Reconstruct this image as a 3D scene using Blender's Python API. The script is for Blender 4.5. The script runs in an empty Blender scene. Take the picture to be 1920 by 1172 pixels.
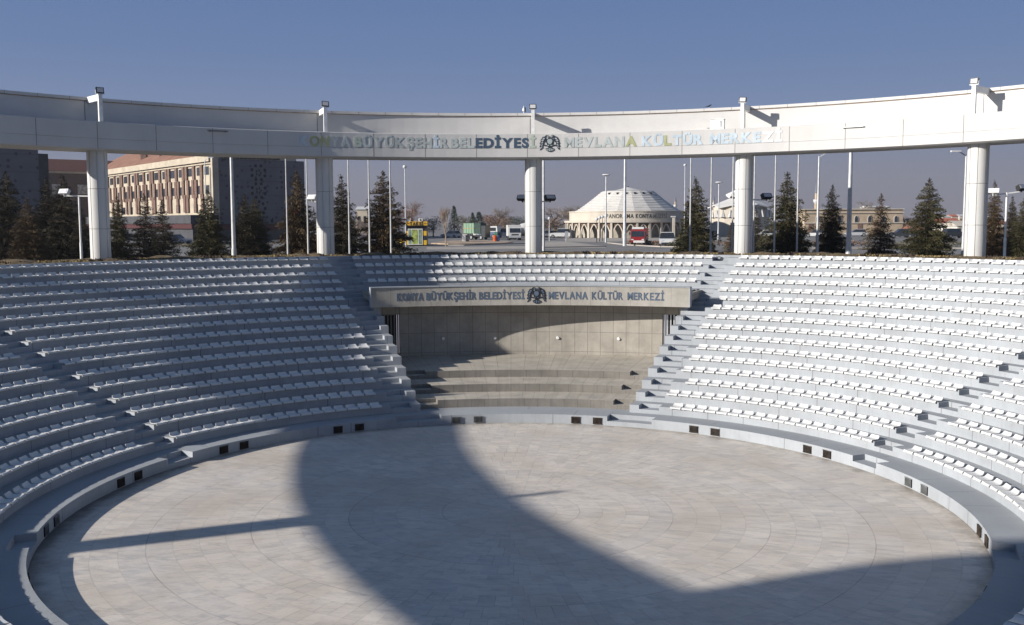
import bpy, bmesh, math, random
import numpy as np
from mathutils import Vector, Matrix
random.seed(7); rng = np.random.default_rng(7)
S = bpy.context.scene; COL = S.collection
R_ = math.radians; PI = math.pi
# ---------------------------------------------------------------- camera
CX, CD, CH, YAW, PITCH, ROLL, FPX = 0.0513, 26.8808, 7.9041, 0.00014, -0.09031, -0.00454, 1871.43
def cam_axes():
    fw = Vector((math.sin(YAW)*math.cos(PITCH), math.cos(YAW)*math.cos(PITCH), math.sin(PITCH)))
    rt = Vector((math.cos(YAW), -math.sin(YAW), 0)); up = rt.cross(fw)
    return rt*math.cos(ROLL)+up*math.sin(ROLL), -rt*math.sin(ROLL)+up*math.cos(ROLL), fw
CR, CU, CF = cam_axes(); CO = Vector((CX, -CD, CH))
cd = bpy.data.cameras.new('camera'); cam = bpy.data.objects.new('camera', cd); COL.objects.link(cam)
cd.sensor_width = 36; cd.lens = FPX/1920*36; cd.clip_start = 0.1; cd.clip_end = 6000
m4 = Matrix.Identity(4)
for i in range(3): m4[i][0] = CR[i]; m4[i][1] = CU[i]; m4[i][2] = -CF[i]; m4[i][3] = CO[i]
cam.matrix_world = m4; S.camera = cam
# ---------------------------------------------------------------- sky, sun, exposure
SUN_AZ, SUN_EL = -112.0, 20.8          # azimuth from +Y towards +X
W = bpy.data.worlds.new('World'); S.world = W; W.use_nodes = True
nt = W.node_tree; nd = nt.nodes; lk = nt.links
bg = nd['Background']; sky = nd.new('ShaderNodeTexSky'); sky.sky_type = 'NISHITA'; sky.sun_disc = False
sky.sun_elevation = R_(SUN_EL); sky.sun_rotation = R_(SUN_AZ); sky.altitude = 1000; sky.air_density = 1.0; sky.dust_density = 0.3; sky.ozone_density = 2.5
tc = nd.new('ShaderNodeTexCoord'); sx = nd.new('ShaderNodeSeparateXYZ'); lk.new(tc.outputs['Generated'], sx.inputs[0])
SKY_S = 0.058                          # hazy winter air low down, clear Nishita sky above
def ramp(stops):
    r = nd.new('ShaderNodeValToRGB'); lk.new(sx.outputs[2], r.inputs[0]); el = r.color_ramp.elements
    el[0].position, el[0].color = stops[0][0], (*stops[0][1], 1); el[1].position, el[1].color = stops[-1][0], (*stops[-1][1], 1)
    for p_, c_ in stops[1:-1]: e = el.new(p_); e.color = (*c_, 1)
    return r.outputs[0]
hz = ramp([(0, (.235, .228, .27)), (.045, (.222, .230, .295)), (.11, (.185, .245, .405)), (.16, (.145, .215, .395)), (.215, (.12, .195, .385)), (.4, (.07, .14, .33))])
fc = ramp([(0, (1, 1, 1)), (.24, (.92,)*3), (.4, (.35,)*3), (.7, (0, 0, 0))])
sc = nd.new('ShaderNodeMix'); sc.data_type = 'RGBA'; sc.blend_type = 'MULTIPLY'; sc.inputs[0].default_value = 1; k_ = 1/(SKY_S*2**.76); sc.inputs[7].default_value = (k_, k_, k_, 1); lk.new(hz, sc.inputs[6])
dm = nd.new('ShaderNodeMix'); dm.data_type = 'RGBA'; dm.blend_type = 'MULTIPLY'; dm.inputs[0].default_value = 1; dm.inputs[7].default_value = (1.25, 1.22, 1.2, 1); lk.new(sky.outputs[0], dm.inputs[6])
mx = nd.new('ShaderNodeMix'); mx.data_type = 'RGBA'
lk.new(fc, mx.inputs[0]); lk.new(dm.outputs[2], mx.inputs[6]); lk.new(sc.outputs[2], mx.inputs[7]); lk.new(mx.outputs[2], bg.inputs[0])
bg.inputs[1].default_value = SKY_S
sl = bpy.data.lights.new('sun', 'SUN'); sun = bpy.data.objects.new('sun', sl); COL.objects.link(sun)
sl.energy = 4.4; sl.angle = R_(0.5); sl.color = (1.0, 0.945, 0.87)
sd = Vector((math.sin(R_(SUN_AZ))*math.cos(R_(SUN_EL)), math.cos(R_(SUN_AZ))*math.cos(R_(SUN_EL)), math.sin(R_(SUN_EL))))
sun.rotation_euler = sd.to_track_quat('Z', 'Y').to_euler(); sun.location = sd*80
vs = S.view_settings; vs.view_transform = 'Standard'; vs.look = 'None'; vs.gamma = 1; vs.exposure = 0.75
S.render.engine = 'CYCLES'
# ---------------------------------------------------------------- helpers
def at(px, py, Y):                      # point on the vertical plane at world y = Y seen at a photo pixel
    d = CF + CR*((px-960)/FPX) - CU*((py-586)/FPX)
    return CO + d*((Y-CO.y)/d.y)
def gp(px, py, z=4.8):                  # ground point seen at a photo pixel
    d = CF + CR*((px-960)/FPX) - CU*((py-586)/FPX)
    return CO + d*((z-CO.z)/d.z)
def proj(p):
    v = Vector(p)-CO; d = v.dot(CF)
    return 960+FPX*v.dot(CR)/d, 586-FPX*v.dot(CU)/d, d
def pol(a, r, z): a = R_(a); return (r*math.sin(a), r*math.cos(a), z)

def mat(name, c, rough=0.7, var=0.12, scale=3.0, bump=0.0, bscale=40, metal=0, spec=0.3, tint=None, coord='Object', stretch=(1,1,1)):
    m = bpy.data.materials.new(name); m.use_nodes = True
    n = m.node_tree.nodes; l = m.node_tree.links; b = n['Principled BSDF']
    b.inputs['Roughness'].default_value = rough; b.inputs['Metallic'].default_value = metal
    b.inputs['Specular IOR Level'].default_value = spec
    t = n.new('ShaderNodeTexCoord'); mp = n.new('ShaderNodeMapping'); l.new(t.outputs[coord], mp.inputs[0])
    mp.inputs['Scale'].default_value = stretch
    nz = n.new('ShaderNodeTexNoise'); nz.inputs['Scale'].default_value = scale; nz.inputs['Detail'].default_value = 6; nz.inputs['Roughness'].default_value = .62
    l.new(mp.outputs[0], nz.inputs['Vector'])
    r = n.new('ShaderNodeValToRGB'); l.new(nz.outputs['Fac'], r.inputs[0])
    d = tint or tuple(x*(1-2.2*var) for x in c)
    hi = tuple(min(1, x*(1+var)) for x in c)
    r.color_ramp.elements[0].position = .3; r.color_ramp.elements[0].color = (*d, 1)
    r.color_ramp.elements[1].position = .62; r.color_ramp.elements[1].color = (*hi, 1)
    l.new(r.outputs[0], b.inputs['Base Color'])
    if bump:
        n2 = n.new('ShaderNodeTexNoise'); n2.inputs['Scale'].default_value = bscale; n2.inputs['Detail'].default_value = 4
        l.new(mp.outputs[0], n2.inputs['Vector'])
        bp = n.new('ShaderNodeBump'); bp.inputs['Strength'].default_value = bump; bp.inputs['Distance'].default_value = .02
        l.new(n2.outputs['Fac'], bp.inputs['Height']); l.new(bp.outputs[0], b.inputs['Normal'])
    return m
class G:                                # tiny expression builder for shader math
    def __init__(s, m): s.n = m.node_tree.nodes; s.l = m.node_tree.links
    def op(s, o, a, b=None, c=None):
        k = s.n.new('ShaderNodeMath'); k.operation = o
        for i, v in enumerate((a, b, c)):
            if v is None: continue
            if isinstance(v, (int, float)): k.inputs[i].default_value = v
            else: s.l.new(v, k.inputs[i])
        return k.outputs[0]
    def mix(s, f, a, b, mode='MIX'):
        k = s.n.new('ShaderNodeMix'); k.data_type = 'RGBA'; k.blend_type = mode
        for i, v in ((0, f), (6, a), (7, b)):
            if isinstance(v, (int, float)): k.inputs[i].default_value = v
            elif isinstance(v, tuple): k.inputs[i].default_value = (*v, 1)
            else: s.l.new(v, k.inputs[i])
        return k.outputs[2]
    def noise(s, vec, scale, detail=5, rough=.6):
        k = s.n.new('ShaderNodeTexNoise'); k.inputs['Scale'].default_value = scale; k.inputs['Detail'].default_value = detail; k.inputs['Roughness'].default_value = rough
        s.l.new(vec, k.inputs['Vector']); return k.outputs['Fac']
    def ramp(s, f, p0, p1):
        k = s.n.new('ShaderNodeMapRange'); k.inputs[1].default_value = p0; k.inputs[2].default_value = p1
        s.l.new(f, k.inputs[0]); return k.outputs[0]
    def comb(s, x, y, z=0.0):
        k = s.n.new('ShaderNodeCombineXYZ')
        for i, v in enumerate((x, y, z)):
            if isinstance(v, (int, float)): k.inputs[i].default_value = v
            else: s.l.new(v, k.inputs[i])
        return k.outputs[0]
    def white(s, vec):
        k = s.n.new('ShaderNodeTexWhiteNoise'); k.noise_dimensions = '3D'; s.l.new(vec, k.inputs['Vector']); return k.outputs['Value']

class MB:
    def __init__(s): s.v = []; s.f = []; s.mi = []
    def add(s, vs, fs, mi=0):
        o = len(s.v); s.v += [tuple(v) for v in vs]
        for f in fs: s.f.append(tuple(i+o for i in f)); s.mi.append(mi)
    def quad(s, a, b, c, d, mi=0): s.add((a, b, c, d), ((0, 1, 2, 3),), mi)
    def box(s, c, h, ax=None, mi=0):    # centre, half sizes, axes
        X, Y, Z = ax or ((1,0,0), (0,1,0), (0,0,1)); X, Y, Z = Vector(X), Vector(Y), Vector(Z); c = Vector(c)
        vs = [c+X*(h[0]*i)+Y*(h[1]*j)+Z*(h[2]*k) for k in (-1,1) for j in (-1,1) for i in (-1,1)]
        s.add(vs, ((0,2,3,1),(4,5,7,6),(0,1,5,4),(2,6,7,3),(0,4,6,2),(1,3,7,5)), mi)
    def bar(s, p, q, w, h=None, mi=0, up=(0,0,1)):
        p, q = Vector(p), Vector(q); d = q-p; L = d.length; d.normalize(); u = Vector(up)
        if abs(d.dot(u)) > .98: u = Vector((1,0,0))
        x = d.cross(u).normalized(); y = x.cross(d)
        s.box((p+q)/2, (w/2, (h or w)/2, L/2), (x, y, d), mi)
    def tube(s, p, q, r0, r1=None, n=10, mi=0, cap=True):
        p, q = Vector(p), Vector(q); r1 = r0 if r1 is None else r1; d = (q-p).normalized()
        u = Vector((0,0,1)) if abs(d.z) < .95 else Vector((1,0,0)); x = d.cross(u).normalized(); y = d.cross(x)
        o = len(s.v); vs = []
        for c, r in ((p, r0), (q, r1)):
            for i in range(n):
                a = 2*PI*i/n; vs.append(c+x*(r*math.cos(a))+y*(r*math.sin(a)))
        fs = [(i, (i+1) % n, n+(i+1) % n, n+i) for i in range(n)]
        if cap: fs += [tuple(range(n-1, -1, -1)), tuple(range(n, 2*n))]
        s.add(vs, fs, mi)
    def lathe(s, c, prof, n=24, mi=0, a0=0, a1=2*PI):
        c = Vector(c); full = abs(a1-a0-2*PI) < 1e-6; m = n if full else n+1
        vs = [c+Vector((r*math.cos(a0+(a1-a0)*i/n), r*math.sin(a0+(a1-a0)*i/n), z)) for r, z in prof for i in range(m)]
        fs = [(j*m+i, j*m+(i+1) % m, (j+1)*m+(i+1) % m, (j+1)*m+i) for j in range(len(prof)-1) for i in range(n)]
        s.add(vs, fs, mi)
    def prism(s, poly, o, X, Y, N, d, mi=0, mi_side=None):     # polygon in the X,Y frame at o, extruded along N by d
        o, X, Y, N = Vector(o), Vector(X), Vector(Y), Vector(N); n = len(poly)
        a = [o+X*p[0]+Y*p[1] for p in poly]; b = [v+N*d for v in a]
        s.add(a+b, [tuple(range(n-1, -1, -1)), tuple(range(n, 2*n))], mi)
        s.add(a+b, [(i, (i+1) % n, n+(i+1) % n, n+i) for i in range(n)], mi if mi_side is None else mi_side)
    def ringsec(s, prof, azs, mi=0, closed=True, caps=True):   # profile of (r,z) swept along azimuth degrees
        k = len(prof); o = len(s.v)
        vs = [pol(a, r, z) for a in azs for r, z in prof]; fs = []
        for i in range(len(azs)-1):
            for j in range(k if closed else k-1):
                fs.append((i*k+j, (i+1)*k+j, (i+1)*k+(j+1) % k, i*k+(j+1) % k))
        if caps and closed: fs += [tuple(range(k)), tuple((len(azs)-1)*k+j for j in range(k-1, -1, -1))]
        s.add(vs, fs, mi)
    def mesh(s, name, mats, smooth=False):
        me = bpy.data.meshes.new(name); me.from_pydata(s.v, [], s.f)
        for m in (mats if isinstance(mats, (list, tuple)) else [mats]): me.materials.append(m)
        if any(s.mi): me.polygons.foreach_set('material_index', s.mi)
        bm = bmesh.new(); bm.from_mesh(me); bmesh.ops.recalc_face_normals(bm, faces=bm.faces); bm.to_mesh(me); bm.free()
        if smooth:
            me.polygons.foreach_set('use_smooth', [True]*len(me.polygons)); me.set_sharp_from_angle(angle=R_(40))
        me.update(); return me
    def build(s, name, mats, parent=None, smooth=False): return link(name, s.mesh(name, mats, smooth), parent)
def link(name, me, parent=None, loc=None):
    o = bpy.data.objects.new(name, me); COL.objects.link(o)
    if parent is not None:
        o.parent = parent
        if loc is None and parent.type == 'EMPTY':      # meshes are written in world coordinates
            o.matrix_parent_inverse = Matrix.Identity(4)
            if parent.get('world'): o.location = -Vector(parent['world']) ; o.rotation_euler = (0, 0, 0)
    if loc is not None: o.location = loc
    return o
def tag(o, label, cat, group=None, kind=None):
    o['label'] = label; o['category'] = cat
    if group: o['group'] = group
    if kind: o['kind'] = kind
    return o
def thing(name, label, cat, loc=(0,0,0), group=None, local=False):
    o = bpy.data.objects.new(name, None); COL.objects.link(o); o.location = loc; o.empty_display_size = .3
    if not local: WORLD[o.name] = Vector(loc)
    return tag(o, label, cat, group)
WORLD = {}
def part(mb, name, m, th, smooth=False):                # part written in world coordinates under a thing
    me = mb.mesh(name, m, smooth) if isinstance(mb, MB) else mb
    o = bpy.data.objects.new(name, me); COL.objects.link(o); o.parent = th
    off = Vector((0,0,0)); p = th
    while p is not None:
        if p.name in WORLD: off = WORLD[p.name]
        p = p.parent
    if th.type == 'EMPTY': o.location = -off
    return o
def copytree(o, parent=None, loc=None, rz=None):
    c = o.copy(); COL.objects.link(c)
    if parent is not None: c.parent = parent
    if loc is not None: c.location = loc
    if rz is not None: c.rotation_euler = (0, 0, rz)
    for k in o.children: copytree(k, c)
    return c
def struct(name, mb, m, label=None):
    o = mb.build(name, m); o['kind'] = 'structure'
    if label: o['label'] = label; o['category'] = name.replace('_', ' ')
    return o
def arange(a, b, st): n = max(1, int(round(abs(b-a)/st))); return [a+(b-a)*i/n for i in range(n+1)]
A0 = 2.5                                                # symmetry axis of the arena
# ---------------------------------------------------------------- materials
def mk_paint():                                         # grey-blue paint of the terraces: drips, joints, patches
    m = mat('terrace_paint', (.325, .346, .37), .75, .06, .8, .25, 25); g = G(m); b = g.n['Principled BSDF']
    base = b.inputs['Base Color'].links[0].from_socket
    t = g.n.new('ShaderNodeTexCoord').outputs['Object']; s = g.n.new('ShaderNodeSeparateXYZ'); g.l.new(t, s.inputs[0])
    ang = g.op('ARCTAN2', s.outputs[0], s.outputs[1]); rad = g.op('SQRT', g.op('ADD', g.op('MULTIPLY', s.outputs[0], s.outputs[0]), g.op('MULTIPLY', s.outputs[1], s.outputs[1])))
    drip = g.noise(g.comb(g.op('MULTIPLY', ang, 190.0), g.op('MULTIPLY', rad, .8), g.op('MULTIPLY', s.outputs[2], .9)), 1.0, 4, .7)
    f1 = g.op('MULTIPLY', g.ramp(drip, .52, .76), .42)
    c = g.mix(f1, base, (.22, .225, .23))
    patch = g.noise(t, .35, 6, .65); c = g.mix(g.op('MULTIPLY', g.ramp(patch, .52, .70), .5), c, (.265, .27, .28))
    spots = g.noise(t, 9.0, 3, .8); c = g.mix(g.op('MULTIPLY', g.ramp(spots, .70, .78), .5), c, (.2, .2, .2))
    row = g.op('FLOOR', g.op('DIVIDE', g.op('SUBTRACT', rad, 13.0), .9393))
    jit = g.white(g.comb(row, g.op('FLOOR', g.op('MULTIPLY', ang, 9.0)), 0.0))
    jf = g.op('ABSOLUTE', g.op('SUBTRACT', g.op('FRACT', g.op('ADD', g.op('MULTIPLY', ang, 9.0), g.op('MULTIPLY', row, .37))), .5))
    jn = g.op('LESS_THAN', jf, g.op('DIVIDE', .11, rad)); jn = g.op('MULTIPLY', jn, g.op('GREATER_THAN', jit, .55))
    c = g.mix(g.op('MULTIPLY', jn, .75), c, (.09, .09, .1))
    gx = g.n.new('ShaderNodeNewGeometry'); sn = g.n.new('ShaderNodeSeparateXYZ'); g.l.new(gx.outputs['Normal'], sn.inputs[0])
    tread = g.op('GREATER_THAN', sn.outputs[2], .7); wear = g.ramp(g.noise(t, 1.6, 6, .7), .35, .65)
    c = g.mix(g.op('MULTIPLY', tread, g.op('ADD', .15, g.op('MULTIPLY', wear, .3))), c, (.25, .25, .245))
    g.l.new(c, b.inputs['Base Color']); return m
PAINT = mk_paint()
def mk_marble():
    m = mat('marble_paving', (.5, .46, .42), .5, .02, 1.0, .08, 60, spec=.35); g = G(m); b = g.n['Principled BSDF']
    t = g.n.new('ShaderNodeTexCoord').outputs['Object']; s = g.n.new('ShaderNodeSeparateXYZ'); g.l.new(t, s.inputs[0])
    rad = g.op('SQRT', g.op('ADD', g.op('MULTIPLY', s.outputs[0], s.outputs[0]), g.op('MULTIPLY', s.outputs[1], s.outputs[1])))
    ang = g.op('ADD', g.op('ARCTAN2', s.outputs[0], s.outputs[1]), PI)
    U = .63; ru = g.op('DIVIDE', rad, U); ring = g.op('FLOOR', ru)
    nsl = g.op('MAXIMUM', 12.0, g.op('ROUND', g.op('DIVIDE', g.op('MULTIPLY', g.op('ADD', ring, .5), 2*PI*U), .36)))
    au = g.op('ADD', g.op('DIVIDE', g.op('MULTIPLY', ang, nsl), 2*PI), g.op('MULTIPLY', ring, .31)); slab = g.op('FLOOR', au)
    idv = g.comb(ring, slab, 3.0); w1 = g.white(idv); w2 = g.white(g.comb(ring, slab, 9.0)); w3 = g.white(g.comb(ring, 4.0, 1.0))
    c = g.mix(w1, (.65, .59, .52), (.59, .535, .47)); c = g.mix(g.op('MULTIPLY', g.op('GREATER_THAN', w2, .88), .45), c, (.50, .475, .45))
    c = g.mix(g.op('MULTIPLY', g.op('GREATER_THAN', w3, .7), .3), c, (.52, .495, .475))
    # veins: streaks along each slab's own direction
    rr = g.op('MULTIPLY', w2, 2.2); vx = g.op('ADD', g.op('MULTIPLY', s.outputs[0], .8), g.op('MULTIPLY', w1, 31.0)); vy = g.op('ADD', g.op('MULTIPLY', s.outputs[1], 2.7), g.op('MULTIPLY', g.op('ADD', s.outputs[0], rr), .5))
    vn = g.noise(g.comb(vx, vy, w1), 1.3, 7, .72); c = g.mix(g.op('MULTIPLY', g.ramp(vn, .48, .66), .5), c, (.27, .27, .28))
    vn2 = g.noise(g.comb(g.op('MULTIPLY', vx, 1.4), g.op('MULTIPLY', vy, 2.5), slab), 2.6, 6, .75); c = g.mix(g.op('MULTIPLY', g.ramp(vn2, .57, .68), .55), c, (.2, .2, .22))
    st = g.noise(t, .28, 7, .68); c = g.mix(g.op('MULTIPLY', g.ramp(st, .44, .64), .62), c, (.47, .40, .325))
    st2 = g.noise(g.comb(g.op('MULTIPLY', s.outputs[0], .5), s.outputs[1], 5.0), 1.2, 6, .8); c = g.mix(g.op('MULTIPLY', g.ramp(st2, .58, .76), .6), c, (.22, .2, .17))
    jr = g.op('MULTIPLY', g.op('ABSOLUTE', g.op('SUBTRACT', g.op('FRACT', ru), .5)), 1.0); jl = g.op('GREATER_THAN', jr, .5-.012/U)
    fa = g.op('ABSOLUTE', g.op('SUBTRACT', g.op('FRACT', au), .5)); wdt = g.op('DIVIDE', .009, g.op('DIVIDE', g.op('MULTIPLY', rad, 2*PI), nsl)); ja = g.op('GREATER_THAN', fa, g.op('SUBTRACT', .5, wdt))
    big = g.op('LESS_THAN', g.op('ABSOLUTE', g.op('SUBTRACT', g.op('MODULO', g.op('ROUND', ru), 4.0), 3.0)), .5)
    jo = g.op('MAXIMUM', g.op('MULTIPLY', jl, g.op('ADD', .2, g.op('MULTIPLY', big, .32))), g.op('MULTIPLY', ja, g.op('MULTIPLY', .75, g.ramp(w1, .35, 1.0))))
    brk = g.ramp(g.noise(t, 1.1, 3, .5), .36, .6)
    c = g.mix(g.op('MULTIPLY', jo, g.op('ADD', .35, g.op('MULTIPLY', brk, .65))), c, (.13, .12, .11))
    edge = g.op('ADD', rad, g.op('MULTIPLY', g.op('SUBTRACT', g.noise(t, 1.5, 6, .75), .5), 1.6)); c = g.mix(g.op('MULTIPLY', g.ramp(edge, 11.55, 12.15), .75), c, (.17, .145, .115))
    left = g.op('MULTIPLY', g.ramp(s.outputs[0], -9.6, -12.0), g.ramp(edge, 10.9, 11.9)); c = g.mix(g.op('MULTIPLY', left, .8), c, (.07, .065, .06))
    g.l.new(c, b.inputs['Base Color']); return m
MARBLE = mk_marble()
def mk_concrete(name, c0, c1, joint=None):              # fair-faced grey-beige concrete with panel joints in (azimuth, z)
    m = mat(name, c0, .85, .1, 1.3, .3, 30); g = G(m); b = g.n['Principled BSDF']; base = b.inputs['Base Color'].links[0].from_socket
    t = g.n.new('ShaderNodeTexCoord').outputs['Object']; s = g.n.new('ShaderNodeSeparateXYZ'); g.l.new(t, s.inputs[0])
    ang = g.op('MULTIPLY', g.op('ARCTAN2', s.outputs[0], s.outputs[1]), 180/PI)
    dr = g.noise(g.comb(g.op('MULTIPLY', ang, 1.2), g.op('MULTIPLY', s.outputs[2], .35), 0.0), 1.0, 6, .7); c = g.mix(g.op('MULTIPLY', g.ramp(dr, .48, .72), .5), base, c1)
    sp = g.noise(t, 14.0, 3, .8); c = g.mix(g.op('MULTIPLY', g.ramp(sp, .68, .76), .5), c, tuple(x*.4 for x in c1))
    if joint:
        da, z0, dz, w = joint
        pid = g.white(g.comb(g.op('FLOOR', g.op('DIVIDE', ang, da)), g.op('FLOOR', g.op('DIVIDE', g.op('SUBTRACT', s.outputs[2], z0), dz)), 1.0)); c = g.mix(g.op('MULTIPLY', pid, .16), c, c1)
        j1 = g.op('GREATER_THAN', g.op('ABSOLUTE', g.op('SUBTRACT', g.op('FRACT', g.op('DIVIDE', ang, da)), .5)), .5-w)
        j2 = g.op('GREATER_THAN', g.op('ABSOLUTE', g.op('SUBTRACT', g.op('FRACT', g.op('DIVIDE', g.op('SUBTRACT', s.outputs[2], z0), dz)), .5)), .5-.011/dz)
        c = g.mix(g.op('MULTIPLY', g.op('MAXIMUM', j1, j2), .6), c, tuple(x*.35 for x in c1))
    g.l.new(c, b.inputs['Base Color']); return m
CONC_WALL = mk_concrete('stage_wall_concrete', (.345, .32, .28), (.25, .23, .20), (1.62, 1.51, .97, .02))
CONC_SIGN = mk_concrete('sign_concrete', (.35, .33, .295), (.27, .255, .23), (2.6, 0.0, 9.0, .008))
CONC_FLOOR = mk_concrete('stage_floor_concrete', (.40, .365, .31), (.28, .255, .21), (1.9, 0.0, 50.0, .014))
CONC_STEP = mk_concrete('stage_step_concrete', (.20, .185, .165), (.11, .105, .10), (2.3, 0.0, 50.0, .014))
CLAD = mat('white_cladding', (.50, .49, .475), .55, .035, .6, .03, 3, stretch=(1, 1, .5))
CLAD2 = mat('white_fascia', (.53, .52, .505), .6, .03, .5, .04, 5, stretch=(1, 1, 2))
COLM = mat('column_cladding', (.55, .545, .525), .5, .05, .9, .02, 3, stretch=(1, 1, .25))
JOINT = mat('joint_shadow_gap', (.2, .19, .18), .9, .1)
RUST = mat('rusty_coping_lip', (.27, .19, .13), .8, .3, 4)
SEATM = mat('seat_plastic', (.58, .58, .57), .38, .05, 1.1, 0, spec=.45, coord='Object')
def seat_dirt():
    g = G(SEATM); b = g.n['Principled BSDF']; base = b.inputs['Base Color'].links[0].from_socket
    oi = g.n.new('ShaderNodeObjectInfo'); t = g.n.new('ShaderNodeTexCoord').outputs['Object']
    geo = g.n.new('ShaderNodeNewGeometry')
    dn = g.noise(geo.outputs['Position'], 2.3, 5, .8); c = g.mix(g.op('MULTIPLY', g.ramp(dn, .66, .8), .55), base, (.36, .33, .28)); g.l.new(c, b.inputs['Base Color'])
seat_dirt()
BLACK = mat('black_plastic', (.02, .02, .022), .4, .1)
DARK = mat('dark_void', (.012, .012, .013), .9, .1)
GRILLE = mat('rusty_grille', (.055, .04, .03), .7, .4, 6)
DSTEEL = mat('dull_steel', (.16, .165, .17), .5, .2, 4)
LENS = mat('lamp_glass', (.55, .55, .56), .15, .05, 10)
STEEL = mat('galvanised_steel', (.55, .56, .57), .4, .1, 2, metal=.3)
WHITEM = mat('white_painted_steel', (.72, .72, .70), .45, .08, 3)
BARK = mat('bark', (.12, .085, .06), .9, .3, 8)
BARK_PALE = mat('pale_twigs', (.34, .26, .19), .9, .2, 5)
BARK_GREY = mat('grey_twigs', (.20, .165, .14), .9, .2, 5)
def leafmat(n, c, c2): return mat(n, c, .75, .3, 1.3, 0, tint=c2, spec=.15)
NEEDLE = leafmat('spruce_needles', (.058, .054, .024), (.017, .017, .010))
NEEDLE_B = leafmat('brown_spruce_needles', (.078, .054, .028), (.026, .019, .012))
NEEDLE_D = leafmat('dark_spruce_needles', (.034, .030, .017), (.012, .011, .008))
LEAF_O = leafmat('olive_foliage', (.12, .105, .06), (.05, .045, .03))
LEAF_BR = leafmat('russet_foliage', (.20, .125, .085), (.09, .06, .045))
LEAF_G = leafmat('far_green_foliage', (.06, .075, .06), (.03, .04, .035))
# ---------------------------------------------------------------- ground and roads
def mk_asphalt(): return mat('asphalt', (.175, .17, .165), .9, .12, .25, .2, 30)
ASPH = mk_asphalt(); PAVE = mat('pale_paving', (.33, .30, .265), .9, .1, .3, .1, 10); DIRT = mat('dry_earth', (.40, .30, .215), .95, .2, .6, .3, 8)
mb = MB()
rr = [33, 45, 70, 110, 160, 240, 400, 800, 1600, 3500]; azs = arange(-180, 180, 5)
for i in range(len(rr)-1):
    for j in range(len(azs)-1): mb.quad(pol(azs[j], rr[i], 4.8), pol(azs[j+1], rr[i], 4.8), pol(azs[j+1], rr[i+1], 4.8), pol(azs[j], rr[i+1], 4.8))
struct('ground', mb, ASPH)
def sheet(name, pts, z, m):
    mb = MB(); mb.add([(p.x, p.y, z) for p in pts], [tuple(range(len(pts)))]); o = struct(name, mb, m); return o
# pale kerbed island, forecourt and pavements
isl = [gp(*p) for p in ((808,457.5),(826,454.3),(850,452.6),(885,452.2),(930,452.2),(948,454),(961,455.6),(935,457.2),(890,458.2),(840,458.8))]
mb = MB(); top = [(p.x, p.y, 4.93) for p in isl]; bot = [(p.x, p.y, 4.804) for p in isl]; n = len(isl)
mb.add(top, [tuple(range(n))]); mb.add(top+bot, [(i, (i+1) % n, n+(i+1) % n, n+i) for i in range(n)])
struct('dirt_island', mb, DIRT)
sheet('forecourt', [gp(*p) for p in ((1056,447.2),(1140,446),(1290,446),(1290,452),(1178,452.5),(1120,454),(1062,453))], 4.812, PAVE)
sheet('pavement', [gp(*p) for p in ((800,463.5),(985,461.2),(1135,462.5),(1136,464.5),(985,467),(800,468))], 4.808, PAVE)
sheet('side_path', [gp(*p) for p in ((1021,452.5),(1062,453),(1135,461.5),(1021,465))], 4.804, PAVE)
mb = MB()
def kerb_line(pts):
    for a, b in zip(pts[:-1], pts[1:]):
        a, b = gp(*a), gp(*b); mb.bar((a.x, a.y, 4.87), (b.x, b.y, 4.87), .3, .13)
kerb_line([(700,462),(800,460.6),(870,460.6),(930,458.6),(985,457.3),(1020,456.8)]); kerb_line([(1140,456),(1175,460),(1240,463.5),(1330,464.5)]); kerb_line([(1021,464.8),(1136,463)]); kerb_line([(1400,466.5),(1700,466),(1900,467)])
struct('road_kerbs', mb, PAVE)
mb = MB()                                               # earth bank behind the top row
prof = [(28.26, 5.2), (28.26, 6.12), (28.9, 6.17), (29.8, 6.2), (31.2, 6.05), (33.5, 5.4), (37, 4.78)]
azs = arange(-180, 180, 1); k = len(prof); vs = []
for i, a in enumerate(azs[:-1]):
    for j, (r, z) in enumerate(prof):
        dz = 0 if j in (0, 1, k-1) else .05*math.sin(a*.9+j)+random.uniform(-.05, .07)
        vs.append(pol(a, r, z+dz))
nn = len(azs)-1
mb.add(vs, [(i*k+j, ((i+1) % nn)*k+j, ((i+1) % nn)*k+j+1, i*k+j+1) for i in range(nn) for j in range(k-1)])
EARTH = mat('dry_bank_earth', (.115, .082, .045), .95, .35, 1.2, .4, 12, tint=(.04, .034, .02))
struct('earth_bank', mb, EARTH)
mb = MB()                                               # dry grass and ground cover on the bank
for q in range(15000):
    a = random.uniform(-62, 70); r = random.uniform(28.6, 31.5)
    cl = math.sin(a*1.7)+math.sin(a*.61+2)+math.sin(a*4.3+r); h = random.uniform(.03, .10)+max(0, cl)*.035
    p = Vector(pol(a, r, 6.14-(r-30 if r > 30 else 0)*.2)); t = random.uniform(0, PI); w = random.uniform(.03, .09)
    d = Vector((math.cos(t)*w, math.sin(t)*w, 0)); tip = Vector((random.uniform(-.05, .05), random.uniform(-.05, .05), h))
    mb.add((p-d, p+d, p+tip), ((0, 1, 2),), 0 if cl < .9 else 1)
tag(mb.build('bank_grass', [mat('dry_grass', (.21, .155, .07), .95, .3, 2, tint=(.10, .085, .04)), mat('dark_groundcover', (.06, .045, .035), .95, .3, 2)]), 'dry brown grass and low ground cover on the bank behind the top row', 'grass', kind='stuff')
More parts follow.
